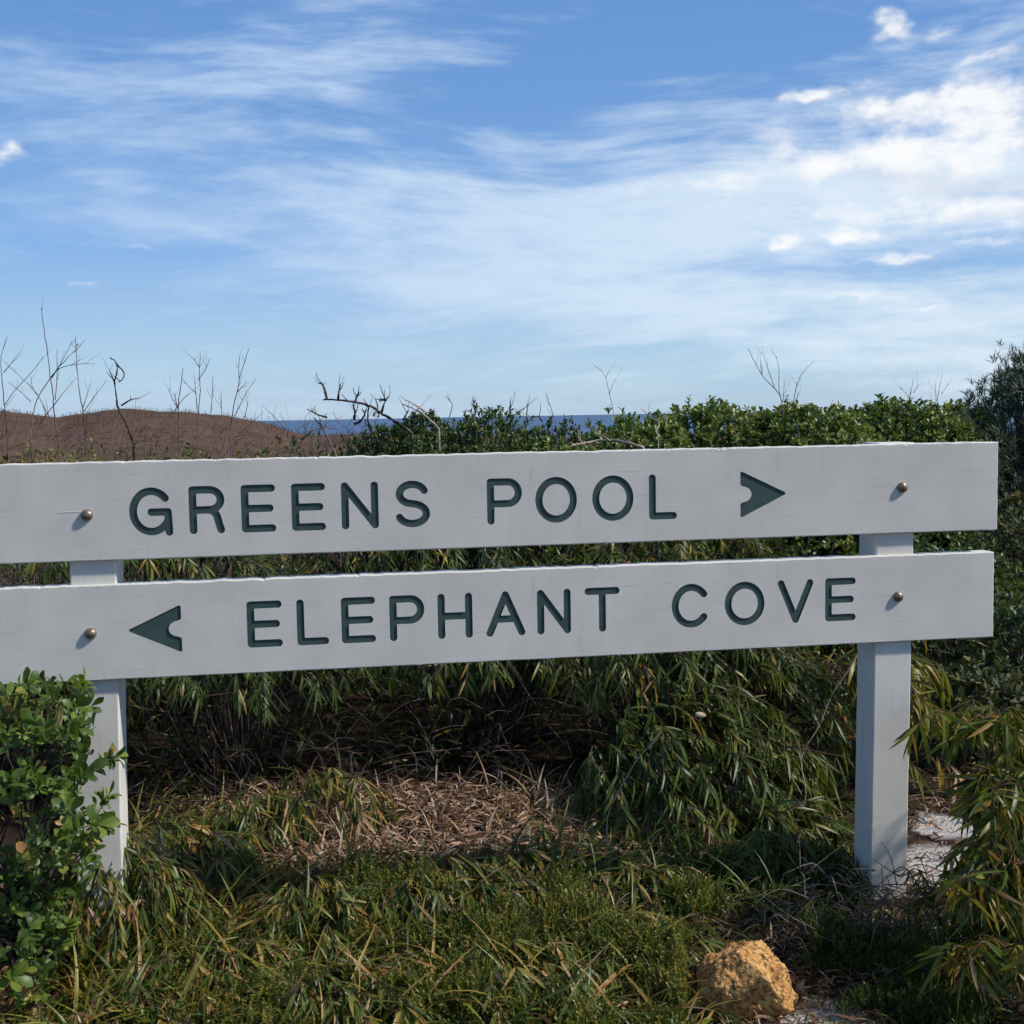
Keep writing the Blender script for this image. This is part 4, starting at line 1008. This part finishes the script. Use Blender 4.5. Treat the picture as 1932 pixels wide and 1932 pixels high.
def hill_heath():
    lv = Leaves(); n = 0
    for i in range(18000):
        a = U(math.atan2(*ray(-400, 800)[:2]), math.atan2(*ray(1500, 800)[:2])); r = U(60, 235)
        x, y = CAM[0]+r*math.sin(a), CAM[1]+r*math.cos(a); k = vnoise(x, y, .07, 12); s = U(.2, .55)*(1+.5*max(0, k))
        lv.add(SPR[2 if U(0, 1) < .7 else 0], np.array([x, y, ground_z(x, y)-.08]), rotz(U(0, 6.3))@roty(U(-.5, .5)), s, np.clip(.42+.55*k+rng.normal(0, .16), 0, 1))
    V, Q, T = lv.bulk(range(len(lv)), (0, 0, 0))
    stuff(link('hill_heath', mesh_from('hill_heath', V, Q, T, False), MT['brown']), 'brown low heath covering the far hill by the sea', 'heath')
hill_heath()

# ------------------------------------------------------------------ rock and bits lying about
def rock():
    import bmesh
    c = at(1408, 1890, -.38); gz = ground_z(c[0], c[1]); bm = bmesh.new(); bmesh.ops.create_icosphere(bm, subdivisions=6, radius=1)
    pl = [((-.45, -.85, -.12), .58), ((-.55, -.65, .52), .80), ((.30, -.35, .9), .84), ((.75, -.60, .1), .80), ((.9, .1, .45), .78), ((-.85, .0, .35), .84), ((.05, -.6, -.8), .55), ((-.35, .3, .9), .88), ((.55, -.75, .55), .86), ((-.75, -.7, -.3), .66)]
    pl = [(Vector(n).normalized(), d) for n, d in pl]
    for v in bm.verts:
        p = v.co.normalized(); r = 1.
        for n, d in pl:
            k = p.dot(n)
            if k > .05: r = min(r, d/k)
        q = p*r
        q = q*(1+.07*mnoise.noise(q*2.2)+.055*mnoise.noise(q*5+Vector((3, 1, 2)))+.035*mnoise.noise(q*12)+.026*mnoise.noise(q*26)+.014*mnoise.noise(q*55))
        v.co = Vector((q.x*.119, q.y*.10, q.z*.108))
    me = bpy.data.meshes.new('laterite_rock'); bm.to_mesh(me); bm.free(); me.polygons.foreach_set('use_smooth', np.ones(len(me.polygons), bool))
    o = link('laterite_rock', me, MT['rock'], None, (c[0], c[1], gz+.038)); o.rotation_euler = (0, 0, RAD(8))
    tag(o, 'rough pitted orange rock lying in front of the right post', 'rock')
rock()
def shell(u, v, Y, w, label):
    p = at(u, v, Y); n = 14; V, Q = [], []; rows = 7
    for i in range(rows):
        t = -math.pi/2+math.pi*i/(rows-1)
        for j in range(n):
            a = 2*math.pi*j/n; V.append((w*math.cos(t)*math.cos(a)*(1+.12*math.cos(a)), w*.35*math.sin(t), w*.5*math.cos(t)*math.sin(a)))
    for i in range(rows-1):
        for j in range(n): Q.append((i*n+j, i*n+(j+1) % n, (i+1)*n+(j+1) % n, (i+1)*n+j))
    o = link('dry_seed_pod', mesh_from('dry_seed_pod', V, Q, np.full(len(Q), .97), True), MT['dry'], None, p); o.rotation_euler = (.2, .25, .3)
    tag(o, label, 'seed pod')
shell(1320, 1349, .33, .018, 'pale oval dry pod caught in the leaning green wattle clump')
shell(1302, 1525, .25, .010, 'tiny whitish dry pod on a stem near the leaf litter')
def straw(pts, Y, r, label):
    P = [at(u, v, Y) for u, v in pts]; b = P[-1].copy(); b[2] = min(b[2], ground_z(b[0], b[1])); P = P+[b] if P[-1][2]-b[2] > .01 else P
    o = tubes('grass_stem', [(spline(P, 6), r)], MT['palewood'], None, b, 5); o.location = b; tag(o, label, 'grass stem')
straw([(1240, 1395), (1205, 1430), (1175, 1480), (1150, 1530), (1145, 1560)], .3, .0017, 'single pale bent grass stem rising from the leaf litter')
straw([(1625, 1220), (1600, 1265), (1570, 1310), (1545, 1370), (1512, 1430), (1520, 1500), (1500, 1560)], .35, .0018, 'pale thin branching stem beside the right post')
